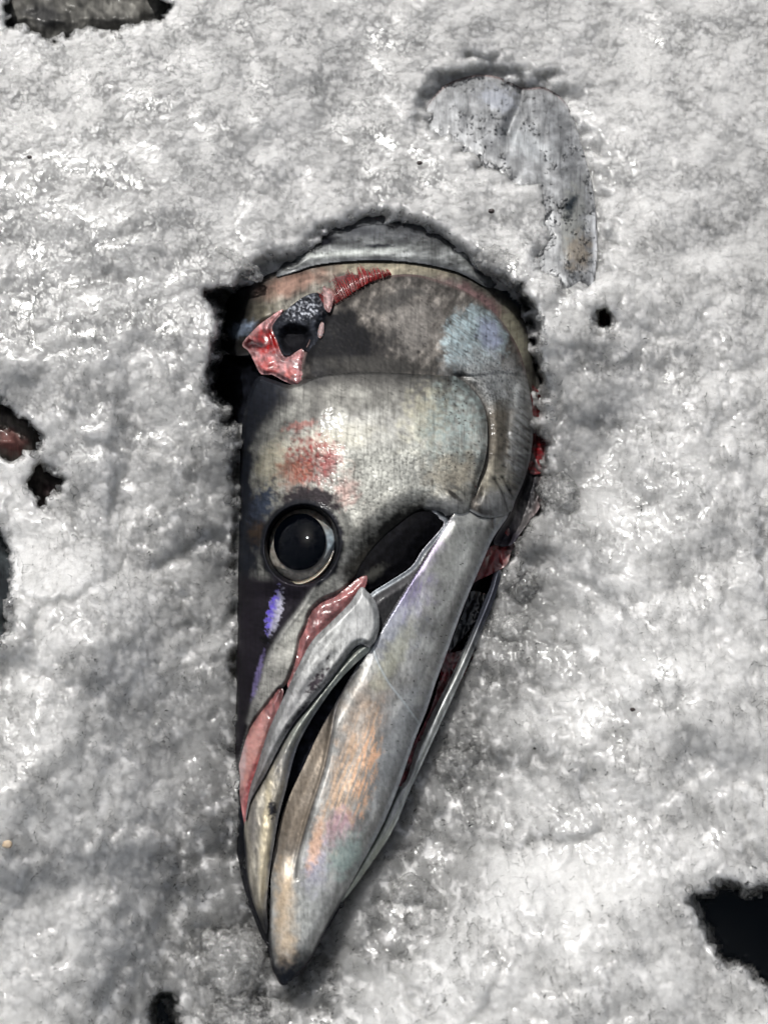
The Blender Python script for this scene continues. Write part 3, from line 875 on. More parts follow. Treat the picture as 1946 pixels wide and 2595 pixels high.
def z_low(X, Y, d):
    z = dome(X, Y) + 2 + 10 * sstep(0, 34, d) + 3 * sstep(9, 0, d) * sstep(900, 1000, X)
    dd, _, _, sd_, t = nearest(LIPC, X, Y, False)
    m = sstep(-6, 6, dd * sd_) * sstep(2240, 2150, Y)                    # sunken strip along the lip
    z = z - 11 * m * sstep(0, 14, dd) - 7 * groove(LIPC, X, Y, 5)
    z = z + 12 * blob(X, Y, 1130, 1285, 44, 30, 10, .6, .15, 4, 20) - 8 * groove(FOLD3, X, Y, 5)
    z = z + 5 * np.exp(-((X - np.interp(Y, [1500, 1700, 1900, 2200], [1090, 1040, 975, 850])) / 70) ** 2) * sstep(1400, 1500, Y)
    z = z + 1.4 * groove(SCR, X, Y, 3)
    z = z - 14 * sstep(1340, 1290, Y)
    return z + 3 * fbm(X / 60, Y / 110, 101, 1) + .35 * fbm(X / 6, Y / 16, 102, 2)


def c_low(X, Y, d):
    u, v = rot(X, Y, 18)
    c = flat((.37, .37, .355), X) * mott(u, v, 60, 110, .35, 1.6, .5)
    stk = np.clip(.5 + 1.1 * fbm(u / 7, v / 60, 111, 4), 0, 1)
    c = lay(c, blob(X, Y, 1120, 1290, 46, 40, 20, .5, .4, 112, 22) * .9, (.70, .70, .68))
    c = lay(c, blob(X, Y, 1150, 1400, 60, 90, 20, .7, .4, 113, 30) * .5, (.55, .56, .52))
    c = lay(c, blob(X, Y, 1010, 1490, 70, 80, 35, .6, .4, 114, 26) * .8 * np.clip(stk + .3, 0, 1), (.32, .28, .46))
    c = lay(c, blob(X, Y, 1085, 1385, 26, 70, 35, .6, .5, 115, 26) * .6, (.42, .33, .52))
    c = lay(c, blob(X, Y, 990, 1590, 60, 70, 25, .7, .5, 116, 30) * .5, (.33, .36, .45))
    c = lay(c, blob(X, Y, 1000, 1660, 24, 90, 30, .6, .5, 117, 30) * .55, (.50, .50, .38))
    c = lay(c, blob(X, Y, 960, 1738, 22, 14, 0, .4, .3, 118, 12) * .8, (.56, .56, .46))
    c = lay(c, blob(X, Y, 925, 1815, 55, 90, 18, .6, .4, 119, 30) * .45, (.40, .31, .24))
    c = lay(c, blob(X, Y, 1010, 1880, 60, 150, 22, .6, .4, 120, 30) * .5, (.34, .36, .38))
    org = blob(X, Y, 885, 1985, 46, 170, 16, .5, .35, 121, 26)
    c = lay(c, org * np.clip(stk * 1.5, .25, 1), (.72, .52, .37))
    c = lay(c, blob(X, Y, 925, 1960, 26, 120, 12, .5, .5, 122, 20) * sstep(.5, .62, stk), (.80, .50, .33))
    c = lay(c, blob(X, Y, 860, 2105, 34, 50, 16, .5, .5, 123, 20) * .8 * np.clip(stk + .3, 0, 1), (.62, .42, .50))
    c = lay(c, blob(X, Y, 872, 2165, 36, 55, 16, .6, .5, 124, 20) * .75, (.46, .58, .54))
    c = lay(c, blob(X, Y, 800, 2200, 26, 70, 10, .6, .5, 125, 20) * .6, (.46, .44, .60))
    c = lay(c, blob(X, Y, 800, 2140, 14, 60, 12, .6, .5, 126, 16) * .7, (.82, .50, .32))
    c = lay(c, blob(X, Y, 725, 2330, 26, 130, -2, .6, .4, 127, 24) * .75, (.72, .55, .37))
    c = lay(c, blob(X, Y, 780, 2300, 40, 90, 20, .7, .4, 128, 30) * .6, (.52, .54, .52))
    dd, _, _, sd_, t = nearest(LIPC, X, Y, False)
    lip = sstep(-4, 4, dd * sd_) * sstep(2250, 2120, Y)
    c = lay(c, lip * .85, (.19, .15, .11)) 
    c = lay(c, lip * sstep(1900, 1780, Y), (.02, .02, .022))
    c = lay(c, groove(LIPC, X, Y, 2.6) * .8, (.02, .02, .025))
    tip = sstep(2380, 2470, Y + .5 * np.abs(X - 720) * .2 + 30 * fbm(X / 24, Y / 24, 129, 3))
    c = lay(c, tip, (.015, .018, .026))
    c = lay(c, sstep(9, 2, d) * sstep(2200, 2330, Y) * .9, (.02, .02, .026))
    c = lay(c, sstep(14, 4, d) * sstep(880, 960, X) * .6, (.44, .48, .52))
    c = lay(c, sstep(5, 1, d) * sstep(1000, 1100, X) * .5, (.66, .63, .68))
    c = grunge(c, X, Y, 520, 72, .55, .25)
    # sensory pores along the jaw
    f1, f2, rid = worley(X / 26, Y / 26, 130)
    band = blob(X, Y, 1090, 1640, 34, 330, 21, .4, .2, 131, 40)
    c = lay(c, sstep(.085, .05, f1) * sstep(.35, .4, rid) * band, (.02, .018, .015))
    c = lay(c, groove(SCR, X, Y, 2.4) * .8, (.55, .60, .62))
    c = lay(c, groove(FOLD3, X, Y, 3) * .6, (.14, .10, .07))
    return c


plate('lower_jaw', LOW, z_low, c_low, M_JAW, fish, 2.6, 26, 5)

# cheek, forehead and snout skin
CHK = [(655, 955), (690, 962), (735, 975), (775, 960), (824, 944), (932, 938), (1053, 942), (1125, 946), (1167, 961), (1197, 988), (1222, 1024), (1234, 1073), (1234, 1133), (1225, 1181), (1212, 1217), (1206, 1256), (1200, 1290), (1175, 1312), (1140, 1312), (1108, 1300), (1070, 1302), (1032, 1322), (984, 1360), (945, 1402), (916, 1446), (907, 1465),
       (862, 1502), (818, 1522), (788, 1552), (778, 1586), (763, 1615), (757, 1648), (745, 1690), (725, 1735), (707, 1750), (686, 1776), (648, 1826), (629, 1864), (620, 1896), (610, 1938), (600, 1952), (597, 1900), (597, 1800), (598, 1700), (600, 1634), (603, 1489), (606, 1345), (608, 1200), (614, 1080), (630, 1000)]
CORNER = spline([(1060, 1306), (1032, 1322), (984, 1360), (945, 1402), (916, 1446), (907, 1465)], False)
JOINT = spline([(1208, 1262), (1200, 1290), (1175, 1312), (1140, 1312), (1108, 1300)], False)
EX, EY = 765., 1381.
FACE = spline([(805, 1474), (770, 1530), (725, 1590), (690, 1645), (668, 1700), (648, 1765), (630, 1830)], False)


def eye_r(X, Y, rx=92, ry=101, ang=14):
    u, v = rot(X - EX, Y - EY, ang)
    return np.hypot(u / rx, v / ry)


def z_chk(X, Y, d):
    er = eye_r(X, Y)
    right = sstep(1000, 1080, X)
    z = dome(X, Y) + 8 + 13 * sstep(0, 16, d) * right + 13 * (1 - right) * sstep(0, 10, d)
    z = z + 4 * sstep(60, 14, d) * sstep(1100, 1160, X) * sstep(1260, 1180, Y) * sstep(955, 1010, Y)
    z = z + 8 * sstep(1.55, 1.1, er) - 46 * sstep(1.04, .88, er)
    ce = nearest(CORNER, X, Y, False)[0]
    z = z - 24 * sstep(75, 0, ce) - 15 * sstep(46, 0, nearest(JOINT, X, Y, False)[0])
    s, rid = scales(X, Y, 17, 140, 25)
    sm = sstep(1030, 1120, Y) * sstep(1420, 1300, Y) * sstep(700, 760, X) + .5 * blob(X, Y, 880, 1450, 40, 90, 35, .6, .2)
    z = z + sm * (.5 * (rid - .5) - .9 * s) * (er > 1.1) * sstep(1080, 1160, Y)
    z = z - 5 * blob(X, Y, 1160, 1250, 26, 10, 35, .5, .2) + 8 * blob(X, Y, 1140, 1270, 30, 20, 30, .6, .2)
    dd, _, _, sd_, t = nearest(FACE, X, Y, False)
    z = z - 12 * sstep(-8, 22, dd * sd_) * sstep(1470, 1520, Y) + 3 * np.exp(-(dd / 7) ** 2)
    return z + 3 * fbm(X / 90, Y / 90, 141, 1) + .35 * fbm(X / 12, Y / 12, 142, 3)


def c_chk(X, Y, d):
    er = eye_r(X, Y)
    c = flat((.43, .43, .395), X) * mott(X, Y, 60, 150, .3)
    wob = 34 * fbm(X / 60, Y / 60, 151, 4)
    c = lay(c, sstep(1100, 985, Y + wob * 1.3 + (X - 900) * -.02) * .85, (.16, .155, .145))
    c = lay(c, sstep(1005, 950, Y + wob * .6) * .9, (.07, .068, .065))
    c = lay(c, sstep(880, 700, X + wob * 1.8 + (Y - 950) * .62) * sstep(1330, 1100, Y), (.045, .045, .047))
    c = lay(c, blob(X, Y, 930, 1090, 110, 40, -6, .8, .6, 152, 26) * .5, (.62, .62, .60))
    c = lay(c, blob(X, Y, 1080, 1060, 50, 70, 20, .7, .8, 153, 20) * .5, (.60, .58, .44))
    c = lay(c, blob(X, Y, 1150, 1090, 70, 110, 10, .6, .5, 154, 30) * .75 * np.clip(.6 + fbm(X / 14, Y / 14, 155, 3), .2, 1), (.56, .68, .66))
    c = lay(c, blob(X, Y, 1020, 1190, 150, 70, 0, .8, .5, 156, 40) * .55, (.56, .57, .53))
    c = lay(c, blob(X, Y, 820, 1120, 130, 30, -14, .7, .4, 157, 30) * .55, (.58, .56, .46))
    c = lay(c, blob(X, Y, 690, 1190, 40, 70, 20, .7, .5, 158, 24) * .7, (.50, .46, .34))
    c = lay(c, blob(X, Y, 1150, 1200, 60, 50, 0, .7, .5, 159, 24) * .6, (.55, .48, .36))
    red = blob(X, Y, 785, 1168, 52, 62, 12, .55, .75, 160, 20)
    c = lay(c, red * np.clip(.75 + .6 * fbm(X / 9, Y / 14, 181, 3), .2, 1), (.25, .055, .05))
    c = lay(c, blob(X, Y, 745, 1200, 40, 34, -10, .7, .8, 161, 18) * .6, (.36, .13, .08))
    c = lay(c, blob(X, Y, 838, 1170, 20, 40, 20, .7, .9, 162, 12) * .7, (.32, .10, .10))
    c = lay(c, blob(X, Y, 878, 1245, 26, 34, 10, .8, .8, 163, 16) * .55, (.48, .25, .22))
    c = lay(c, blob(X, Y, 762, 1078, 36, 9, -14, .7, .9, 164, 12) * .7, (.38, .14, .12))
    # lens shaped ring mark
    rr = np.hypot(X - 884, Y - 1181)
    c = lay(c, np.exp(-((rr - 15) / 3) ** 2) * .6, (.62, .56, .50))
    s, rid = scales(X, Y, 17, 140, 25)
    sm = sstep(1090, 1160, Y) * sstep(1420, 1300, Y) * sstep(690, 760, X) + .8 * blob(X, Y, 880, 1450, 40, 90, 35, .6, .2)
    c = lay(c, s * sm * .34, (.09, .09, .08))
    c = c * (1 + .25 * (rid - .5) * sm)[:, None]
    # near black skin in front of the jaw corner
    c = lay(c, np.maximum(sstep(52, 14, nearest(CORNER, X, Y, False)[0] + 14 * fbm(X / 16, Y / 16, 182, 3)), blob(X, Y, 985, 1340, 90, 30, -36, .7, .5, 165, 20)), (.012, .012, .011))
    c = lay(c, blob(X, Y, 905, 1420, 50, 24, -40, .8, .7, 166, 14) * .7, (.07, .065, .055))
    # back of the head and snout top: black with a blue sheen
    xb = 628 + 22 * fbm(X / 30, Y / 50, 167, 4) + 70 * sstep(1120, 1000, Y) + 34 * np.exp(-((Y - 1330) / 70) ** 2)
    c = lay(c, sstep(xb + 40, xb - 4, X), (.016, .019, .028))
    c = lay(c, blob(X, Y, 668, 1275, 26, 44, 20, .7, .7, 168, 14), (.05, .065, .10))
    c = lay(c, blob(X, Y, 655, 1350, 22, 24, 0, .7, .7, 169, 14) * .7, (.09, .055, .03))
    c = lay(c, blob(X, Y, 785, 1268, 76, 34, 4, .3, .3, 170, 18), (.030, .024, .028))
    c = lay(c, sstep(1.24, 1.10, er + .05 * fbm(X / 20, Y / 20, 171, 3)), (.010, .011, .016))
    dd, _, _, sd_, t = nearest(FACE, X, Y, False)
    m = sstep(-8, 8, dd * sd_) * sstep(1440, 1480, Y)
    c = lay(c, m, (.022, .018, .026))
    c = lay(c, np.exp(-(dd / 6) ** 2) * sstep(1480, 1520, Y) * .6, (.60, .60, .57))
    c = lay(c, sstep(1600, 1720, Y) * (1 - m) * .45, (.34, .33, .31))
    # violet flash below the eye
    f = blob(X, Y, 696, 1552, 17, 56, 14, .18, .45, 172, 9)
    c = lay(c, f, (.55, .54, .66))
    c = lay(c, f * sstep(704, 684, X + (Y - 1552) * .25 + 8 * fbm(X / 8, Y / 8, 173, 3)), (.20, .14, .85))
    f = blob(X, Y, 654, 1712, 7, 54, 14, .4, .5, 174, 9)
    c = lay(c, f * .8, (.36, .30, .62))
    c = lay(c, blob(X, Y, 672, 1622, 16, 9, 25, .4, .3, 176, 9), (.004, .004, .006))
    c = grunge(c, X, Y, 530, 20, .75, .45)
    # pores round the cheek edge
    f1, f2, rid = worley(X / 17, Y / 17, 175)
    ring = sstep(1060, 1130, X) * sstep(6, 12, d) * sstep(130, 60, d) * sstep(1260, 1180, Y)
    c = lay(c, sstep(.14, .09, f1) * sstep(.45, .5, rid) * ring, (.05, .04, .035))
    c = lay(c, sstep(.16, .10, f1) * sstep(.5, .55, rid) * sstep(14, 6, d) * sstep(1120, 1180, Y) * sstep(1100, 1200, X), (.25, .03, .03))
    c = lay(c, blob(X, Y, 1135, 1290, 46, 26, 10, .6, .4, 178, 18) * .8, (.62, .62, .60))
    c = lay(c, blob(X, Y, 1150, 1255, 22, 6, 40, .5, .4, 177, 12), (.08, .075, .07))
    return c


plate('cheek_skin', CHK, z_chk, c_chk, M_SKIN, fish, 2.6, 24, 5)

# eye: ball, iris ring, pupil, clear cornea
def disc_pts(rx, ry, ang, cx=EX, cy=EY, n=28):
    t = np.linspace(0, 2 * math.pi, n, endpoint=False); a = R(ang)
    u, v = rx * np.cos(t), ry * np.sin(t)
    return np.stack([cx + u * math.cos(a) - v * math.sin(a), cy + u * math.sin(a) + v * math.cos(a)], -1)

m, n, l, b = nodes('cornea')
tr = n.new('ShaderNodeBsdfTransparent'); gl = n.new('ShaderNodeBsdfGlossy'); gl.inputs['Roughness'].default_value = .03
fr = n.new('ShaderNodeFresnel'); fr.inputs['IOR'].default_value = 1.25
mx = n.new('ShaderNodeMixShader'); l.new(fr.outputs[0], mx.inputs['Fac']); l.new(tr.outputs[0], mx.inputs[1]); l.new(gl.outputs[0], mx.inputs[2])
l.new(mx.outputs[0], n['Material Output'].inputs['Surface']); M_CORNEA = m
m, n, l, b = nodes('pupil_black'); b.inputs['Base Color'].default_value = (.0006, .001, .002, 1); set_in(b, Roughness=.5, Specular_IOR_Level=0); M_PUPIL = m


def z_eye(X, Y, d):
    er = eye_r(X, Y, 92, 101)
    return dome(X, Y) - 16 + 22 * np.clip(1 - er ** 2, 0, 1)


def c_eye(X, Y, d):
    er = eye_r(X, Y, 84, 94)
    a = np.arctan2(Y - EY, X - EX)
    c = flat((.012, .014, .02), X)
    ring = sstep(1.02, .94, er)
    c = lay(c, ring, (.31, .29, .26))
    c = lay(c, ring * np.exp(-((a - 1.2) / .75) ** 2) * sstep(.70, .85, er), (.52, .49, .42))
    c = lay(c, ring * np.exp(-((a + .1) / .5) ** 2), (.34, .42, .48))
    c = lay(c, ring * np.exp(-((a + 1.6) / .8) ** 2) * .6, (.26, .23, .18))
    c = lay(c, sstep(.80, .70, er + .02 * fbm(X / 10, Y / 10, 3, 2)) * .75, (.05, .035, .02))
    return c * mott(X, Y, 12, 180, .25)


eye = plate('eye', disc_pts(93, 102, 14), z_eye, c_eye, M_WET, fish, 2.5, 12, 3)
plate('pupil', disc_pts(66, 72, 10, 760, 1373), lambda X, Y, d: dome(X, Y) + 2 + 6 * np.clip(1 - (np.hypot((X - 760) / 66, (Y - 1373) / 72)) ** 2, 0, 1), lambda X, Y, d: flat((.002, .003, .006), X), M_PUPIL, eye, 3, 6, 2)
plate('cornea', disc_pts(86, 95, 14), lambda X, Y, d: dome(X, Y) - 6 + 30 * np.clip(1 - eye_r(X, Y, 86, 95) ** 2, 0, 1), lambda X, Y, d: flat((.5, .5, .5), X), M_CORNEA, eye, 3, 2, 1)
# folds of skin under the eye
LID = spline([(690, 1440), (706, 1464), (738, 1479), (772, 1477), (806, 1458), (832, 1428), (846, 1395)], False, 8)
n_ = len(LID); tt = np.linspace(0, 1, n_); wd = 11 * np.sin(np.pi * np.clip(tt, .02, .98)) ** .6
tn = np.gradient(LID, axis=0); tn /= np.linalg.norm(tn, axis=1)[:, None]; nn_ = np.stack([-tn[:, 1], tn[:, 0]], -1)
plate('eyelid', np.concatenate([LID + nn_ * wd[:, None] * .6, (LID - nn_ * wd[:, None] * .6)[::-1]]), lambda X, Y, d: dome(X, Y) + 2 + 14 * sstep(0, 7, d), lambda X, Y, d: lay(flat((.10, .09, .07), X), sstep(1, 5, d), (.50, .44, .33)), M_WET, eye, 2.5, 10, 2, smooth_outline=False)

# gums: soft pink strips above the upper jaw bone
def c_gum(X, Y, d):
    c = flat((.30, .125, .125), X) * mott(X, Y, 24, 190, .4, 1.5, .5)
    c = lay(c, blob(X, Y, 640, 1900, 20, 90, 20, .6, .4, 191, 18) * .8, (.58, .30, .26))
    c = lay(c, blob(X, Y, 890, 1500, 40, 12, -32, .6, .4, 192, 14) * .6, (.45, .13, .12))
    c = lay(c, blob(X, Y, 612, 1940, 9, 60, 8, .6, .3, 193, 18) * .7, (.66, .50, .50))
    c = lay(c, blob(X, Y, 640, 1990, 12, 70, 14, .6, .3, 194, 18) * .6, (.36, .03, .03))
    return c
plate('gum', [(930, 1460), (907, 1466), (880, 1488), (850, 1508), (815, 1521), (786, 1550), (776, 1586), (762, 1613), (755, 1650), (745, 1690), (728, 1735), (738, 1740), (760, 1690), (785, 1640), (815, 1600), (863, 1556), (905, 1514), (926, 1486)],
      lambda X, Y, d: dome(X, Y) + 8 + 8 * sstep(0, 18, d) + 2 * fbm(X / 20, Y / 20, 195, 3), c_gum, M_WET, fish, 2.5, 20)
plate('gum', [(719, 1752), (706, 1742), (686, 1770), (648, 1820), (627, 1858), (616, 1894), (606, 1936), (609, 1970), (608, 2012), (615, 2063), (622, 2094), (628, 2050), (638, 1987), (656, 1936), (681, 1869), (706, 1801)],
      lambda X, Y, d: dome(X, Y) + 10 + 9 * sstep(0, 16, d) + 2 * fbm(X / 20, Y / 20, 196, 3), c_gum, M_WET, fish, 2.5, 20)

# lip bone of the upper jaw
LIP = [(919, 1630), (938, 1636), (936, 1650), (902, 1680), (856, 1728), (821, 1775), (787, 1827), (757, 1884), (738, 1945), (724, 2004), (709, 2059), (699, 2114), (691, 2164), (682, 2227), (676, 2291), (679, 2345), (674, 2366),
       (656, 2324), (639, 2278), (626, 2227), (621, 2160), (619, 2100), (624, 2055), (631, 2032), (648, 2000), (672, 1958), (705, 1895), (738, 1838), (786, 1780), (834, 1722), (880, 1664)]
def c_lip(X, Y, d):
    c = flat((.40, .37, .31), X) * mott(X, Y, 40, 200, .4, 2.2, .5)
    c = lay(c, sstep(1960, 1820, Y) * .8, (.36, .40, .37))
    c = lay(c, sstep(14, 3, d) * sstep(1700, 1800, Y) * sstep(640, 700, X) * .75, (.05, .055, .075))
    c = lay(c, blob(X, Y, 672, 2140, 12, 150, 4, .5, .3, 201, 26) * .7, (.74, .64, .44))
    c = lay(c, blob(X, Y, 640, 2080, 12, 60, 0, .6, .5, 202, 20) * .6, (.18, .17, .17))
    c = lay(c, blob(X, Y, 735, 1930, 30, 50, 28, .6, .6, 203, 20) * .5, (.12, .13, .16))
    c = lay(c, blob(X, Y, 690, 2050, 10, 20, 0, .5, .7, 204, 8), (.03, .03, .035))
    c = lay(c, sstep(2250, 2345, Y), (.03, .03, .032))
    c = lay(c, sstep(10, 2, d) * sstep(660, 630, X) * sstep(2060, 2140, Y), (.03, .03, .035))
    return c
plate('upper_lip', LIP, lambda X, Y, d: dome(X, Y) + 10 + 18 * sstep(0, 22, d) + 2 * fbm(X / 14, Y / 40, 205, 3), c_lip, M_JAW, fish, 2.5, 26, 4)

# upper jaw bone
MAX = [(914, 1488), (930, 1498), (944, 1513), (956, 1535), (961, 1560), (961, 1590), (954, 1619), (937, 1640), (918, 1632), (900, 1640), (881, 1663), (837, 1722), (789, 1780), (741, 1838), (707, 1896), (675, 1959), (650, 2002), (633, 2036), (622, 2088), (631, 2010), (650, 1948), (669, 1886), (685, 1841), (709, 1788), (733, 1737), (757, 1686), (791, 1624), (839, 1576), (888, 1526)]
def c_max(X, Y, d):
    u, v = rot(X, Y, 36)
    c = flat((.60, .61, .60), X) * mott(u, v, 40, 210, .35, 2.2, .5)
    c = lay(c, blob(X, Y, 915, 1560, 44, 70, 25, .5, .3, 211, 24) * .8, (.70, .71, .71))
    c = lay(c, sstep(1640, 1760, Y) * .6, (.33, .33, .34))
    c = lay(c, blob(X, Y, 800, 1730, 10, 34, 35, .4, .9, 212, 12), (.05, .04, .05))
    c = lay(c, blob(X, Y, 755, 1815, 10, 40, 40, .4, .9, 213, 12), (.05, .045, .055))
    c = lay(c, blob(X, Y, 832, 1665, 3, 10, 30, .4, .4, 214, 8), (.06, .06, .06))
    c = lay(c, blob(X, Y, 740, 1790, 16, 50, 30, .6, .5, 215, 16) * .6, (.62, .62, .62))
    c = lay(c, sstep(1860, 2000, Y) * .5, (.38, .31, .29))
    c = grunge(c, X, Y, 540, 55, .5, .3)
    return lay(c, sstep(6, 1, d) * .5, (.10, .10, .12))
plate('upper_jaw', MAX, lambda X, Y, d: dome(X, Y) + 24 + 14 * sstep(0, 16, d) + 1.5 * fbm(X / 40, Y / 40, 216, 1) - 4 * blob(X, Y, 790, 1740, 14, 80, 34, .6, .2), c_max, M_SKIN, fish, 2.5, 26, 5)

# ------------------------------------------------------------------ other fish showing through the ice
def c_k(X, Y, d):
    c = flat((.40, .41, .42), X) * mott(X, Y, 30, 302, .25)
    c = lay(c, blob(X, Y, 1262, 250, 44, 26, 20, .5, .6, 303, 18) * .8, (.66, .69, .76))
    c = lay(c, blob(X, Y, 1340, 365, 60, 30, 30, .6, .6, 304, 16) * .6, (.55, .58, .60))
    c = lay(c, blob(X, Y, 1450, 560, 26, 90, 6, .6, .6, 305, 16) * .8, (.46, .47, .44))
    c = lay(c, blob(X, Y, 1465, 640, 30, 40, 0, .6, .6, 306, 16) * .7, (.52, .44, .34))
    c = lay(c, blob(X, Y, 1445, 520, 12, 30, 20, .6, .6, 307, 16), (.03, .04, .05))
    c = lay(c, sstep(16, 6, d) * sstep(1, 5, d) * sstep(480, 560, Y) * sstep(1480, 1495, X), (.80, .82, .85))
    c = lay(c, sstep(8, 1, d) * sstep(300, 200, Y) * .7, (.24, .12, .11))
    return c
other = empty('buried_fish', spot(1380, 450, 40.))
tag(other, 'silvery fish head mostly sunk in the ice above the large gill cover', 'fish')
plate('gill_cover', KOUT, z_k, c_k, M_SKIN, other, 3.2, 30, 4)
plate('gill', [(1505, 525), (1525, 540), (1552, 580), (1548, 620), (1560, 650), (1545, 690), (1515, 700), (1500, 640)], lambda X, Y, d: 96 + 16 * sstep(0, 20, d) + 5 * fbm(X / 12, Y / 20, 310, 3),
      lambda X, Y, d: lay(flat((.10, .025, .03), X) * mott(X, Y, 12, 311, .5), sstep(600, 560, Y) * .7, (.22, .16, .14)), M_WET, other, 3, 20)
plate('gill', [(1505, 780), (1540, 785), (1560, 830), (1540, 850), (1510, 830)], lambda X, Y, d: 60 + 10 * fbm(X / 12, Y / 20, 312, 3), lambda X, Y, d: flat((.07, .008, .012), X) * mott(X, Y, 12, 313, .5), M_WET, other, 3, 20)


def sunk_fish(label, outline, h, rgb, rgb2, spots_at, seed):
    o = plate('buried_fish', outline, lambda X, Y, d: h + 50 * sstep(0, 90, d) + 6 * fbm(X / 40, Y / 40, seed, 3),
              lambda X, Y, d: lay(flat(rgb, X) * mott(X, Y, 40, seed + 1, .5), blob(X, Y, spots_at[0], spots_at[1], spots_at[2], spots_at[3], 20, .6, .6, seed + 2, 20), rgb2), M_SKIN, None, 5, 40, 4)
    tag(o, label, 'fish')
    return o


sunk_fish('dark grey fish flank showing in the gap at the top left corner', [(-80, -160), (200, -190), (460, -120), (500, 0), (430, 90), (250, 130), (60, 130), (-60, 60)], 70., (.09, .088, .08), (.03, .03, .03), (110, 40, 50, 30), 320)
sunk_fish('brown fish skin with faint red marks in the gap at the left edge', [(-140, 960), (60, 980), (150, 1060), (150, 1140), (60, 1200), (-140, 1200)], -10., (.10, .088, .078), (.12, .05, .045), (30, 1120, 40, 26), 330)
sunk_fish('dull brown fish skin in the small ragged hole near the left edge', [(70, 1170), (150, 1170), (190, 1230), (150, 1300), (90, 1300), (60, 1240)], -10., (.15, .13, .125), (.06, .04, .04), (120, 1240, 16, 26), 340)
sunk_fish('blue grey fish skin in the narrow gap low on the left edge', [(-140, 1320), (20, 1330), (60, 1400), (60, 1580), (20, 1660), (-140, 1660)], -20., (.13, .15, .16), (.07, .08, .09), (0, 1500, 30, 60), 350)

# ------------------------------------------------------------------ lumps and loose grains of ice
import bmesh


def ico(sub):
    bm = bmesh.new(); bmesh.ops.create_icosphere(bm, subdivisions=sub, radius=1)
    v = np.array([q.co[:] for q in bm.verts]); bm.verts.index_update()
    f = np.array([[q.index for q in t.verts] for t in bm.faces]); bm.free()
    return v, f


ICO5 = ico(5); ICO0 = ico(1)
LUMPS = [
    (575, 2440, 92, 84, 60, 10, 'rounded clear grey ice lump left of the jaw tip'),
    (600, 2565, 110, 50, 46, 4, 'flat ice chunk cut by the bottom edge below the jaw tip'),
    (1345, 1480, 56, 34, 36, -24, 'small jutting ice lump right of the throat membrane'),
    (1300, 1590, 62, 50, 40, 24, 'knobbly ice lump beside the dark gap under the jaw'),
    (1425, 1245, 46, 70, 40, -30, 'clear knobbly ice lump touching the pale gill membrane'),
    (1170, 1935, 80, 58, 44, -35, 'ice lump right of the middle of the lower jaw'),
    (1050, 2290, 70, 60, 40, 20, 'ice lump right of the lower jaw near its tip'),
    (600, 660, 86, 20, 30, 38, 'slanting shard of ice at the upper left of the opening'),
    (1265, 655, 66, 40, 40, 30, 'ice lump overhanging the back of the gill cover'),
    (640, 1778, 34, 26, 30, 10, 'small clear ice knob lapping over the snout'),
]


def lump(x, y, rx, ry, rz, ang, label, seed):
    h = float(ice_height(np.array([[x, x + rx * .3, x - rx * .3]]), np.array([[y, y + ry * .3, y - ry * .3]]))[0].mean())
    v, f = ICO5
    u = v.copy()
    u = np.sign(u) * np.abs(u) ** np.array([.8, .8, .9])
    q = u * np.array([rx, ry, rz])
    s = seed * 13.7
    n1 = fbm(q[:, 0] / 60 + s, q[:, 1] / 60 + q[:, 2] / 45, 400, 3)
    n2 = chunks(q[:, 0] / 26 + s + q[:, 2] / 30, q[:, 1] / 26 - q[:, 2] / 33, 410, 1.4, 1.4)
    n3 = noise(q[:, 0] / 10 + q[:, 2] / 9 + s, q[:, 1] / 10 - q[:, 2] / 11, 420)
    q = q + v * (14 * n1 * min(1, rx / 80) + 8 * n2 + 5 * n3)[:, None]
    a = R(-ang)
    qx = q[:, 0] * math.cos(a) - q[:, 1] * math.sin(a); qy = q[:, 0] * math.sin(a) + q[:, 1] * math.cos(a)
    c = spot(x, y, h)
    co = np.stack([qx, qy, q[:, 2] - rz * .72 + 4], -1) * K + c
    o = mesh_obj('ice_lump', co, [f], M_LUMP, origin=c)
    tag(o, label, 'ice lump', 'lumps of ice round the fish')


for i, L in enumerate(LUMPS):
    lump(*L, i)


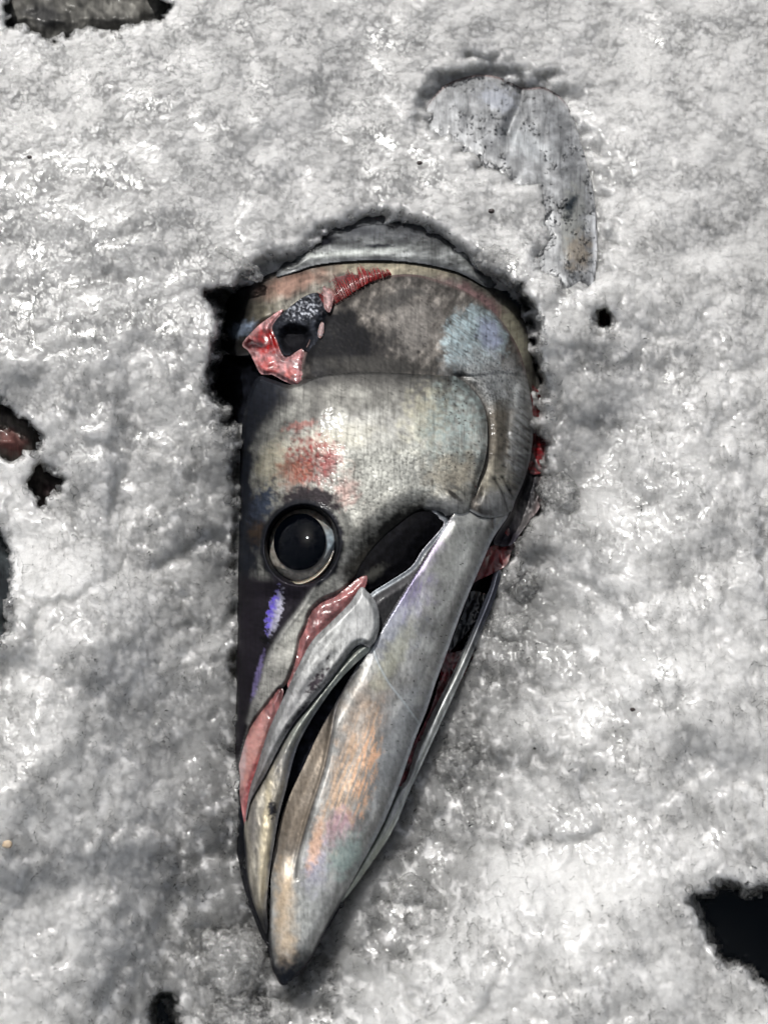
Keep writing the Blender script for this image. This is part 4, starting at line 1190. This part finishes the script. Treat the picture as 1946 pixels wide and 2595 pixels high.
def crystals(name, label, N, seed, rlo, rhi, mat, power=2.0, lift=.35, rims=False):
    """separate broken crystals of ice lying over the bed, each its own closed angular solid"""
    rs = np.random.RandomState(seed)
    M = N * (6 if rims else 1)
    px = rs.uniform(-40, PW + 40, M); py = rs.uniform(-40, PH + 40, M)
    H, D = shared_height(px, py)
    ok = D < 7
    if rims:
        ok &= rs.rand(M) < np.exp(-((D + 8) / 14) ** 2)
    px, py, H, D = [q[ok][:N] for q in (px, py, H, D)]
    v, f = ICO0
    n = len(px)
    r = rlo + (rhi - rlo) * rs.rand(n) ** power
    r = r * (.75 + .5 * sstep(300, 1500, py))
    S = rs.uniform(.5, 1.35, (n, 1, 3)) * r[:, None, None]
    V = v[None] * (1 + rs.uniform(-.3, .3, (n, len(v), 1))) * S
    q = rs.normal(size=(n, 4)); q /= np.linalg.norm(q, axis=1)[:, None]
    w, x, y, z = q.T
    Rm = np.stack([1 - 2 * (y * y + z * z), 2 * (x * y - z * w), 2 * (x * z + y * w), 2 * (x * y + z * w), 1 - 2 * (x * x + z * z), 2 * (y * z - x * w),
                   2 * (x * z - y * w), 2 * (y * z + x * w), 1 - 2 * (x * x + y * y)], -1).reshape(n, 3, 3)
    V = np.einsum('nij,nvj->nvi', Rm, V)
    C = spot(px, py, H + r * lift + rs.uniform(-2, 4, n))
    co = C[:, None] + V * K
    F = (f[None] + (np.arange(n) * len(v))[:, None, None]).reshape(-1, 3)
    o = mesh_obj(name, co.reshape(-1, 3), [F], mat, smooth=False)
    tag(o, label, 'ice', kind='stuff')


crystals('loose_ice_grains', 'loose clear grains along the ragged rims of the ice', 3500, 6, 3, 12, M_GRAIN, 2.0, .5, True)

# ------------------------------------------------------------------ specks and a pebble on the ice
m, n, l, b = nodes('speck_brown'); set_in(b, Roughness=.6); b.inputs['Base Color'].default_value = (.03, .02, .018, 1); M_SPECK = m
m, n, l, b = nodes('pebble_tan'); set_in(b, Roughness=.6)
tc = n.new('ShaderNodeTexCoord'); l.new(ramp(n, l, tex_noise(n, l, tc.outputs['Object'], 500, 3).outputs['Fac'], [(.3, (.40, .30, .20)), (.7, (.56, .45, .33))]), b.inputs['Base Color']); M_PEB = m


def bit(name, label, cat, x, y, r, mat, seed, flat_=1.0, group=None):
    h = float(ice_height(np.array([[x]]), np.array([[y]]))[0][0, 0])
    v, f = ico(3)
    q = v * np.array([r, r * .75, r * .6 * flat_]) * (1 + .25 * fbm(v[:, 0] * 1.3 + seed, v[:, 1] * 1.3 + v[:, 2], 440, 2))[:, None]
    c = spot(x, y, h + 12)
    tag(mesh_obj(name, c + q * K, [f], mat, origin=c), label, cat, group)


bit('pebble', 'small tan pebble lying on the ice at the lower left edge', 'pebble', 20, 2140, 11, M_PEB, 1)
bit('dirt_speck', 'dark red brown speck on the ice above the gill cover', 'speck', 1063, 413, 8, M_SPECK, 2, 1, 'dirt specks on the ice')
bit('dirt_speck', 'dark speck on the ice left of the buried silvery fish head gill', 'speck', 1245, 535, 9, M_SPECK, 3, 1, 'dirt specks on the ice')
bit('dirt_speck', 'tiny black speck on the ice right of the lower jaw', 'speck', 1602, 1798, 6, M_SPECK, 4, 1, 'dirt specks on the ice')
bit('dirt_speck', 'brown speck on the ice at the upper left', 'speck', 76, 398, 7, M_SPECK, 5, 1, 'dirt specks on the ice')
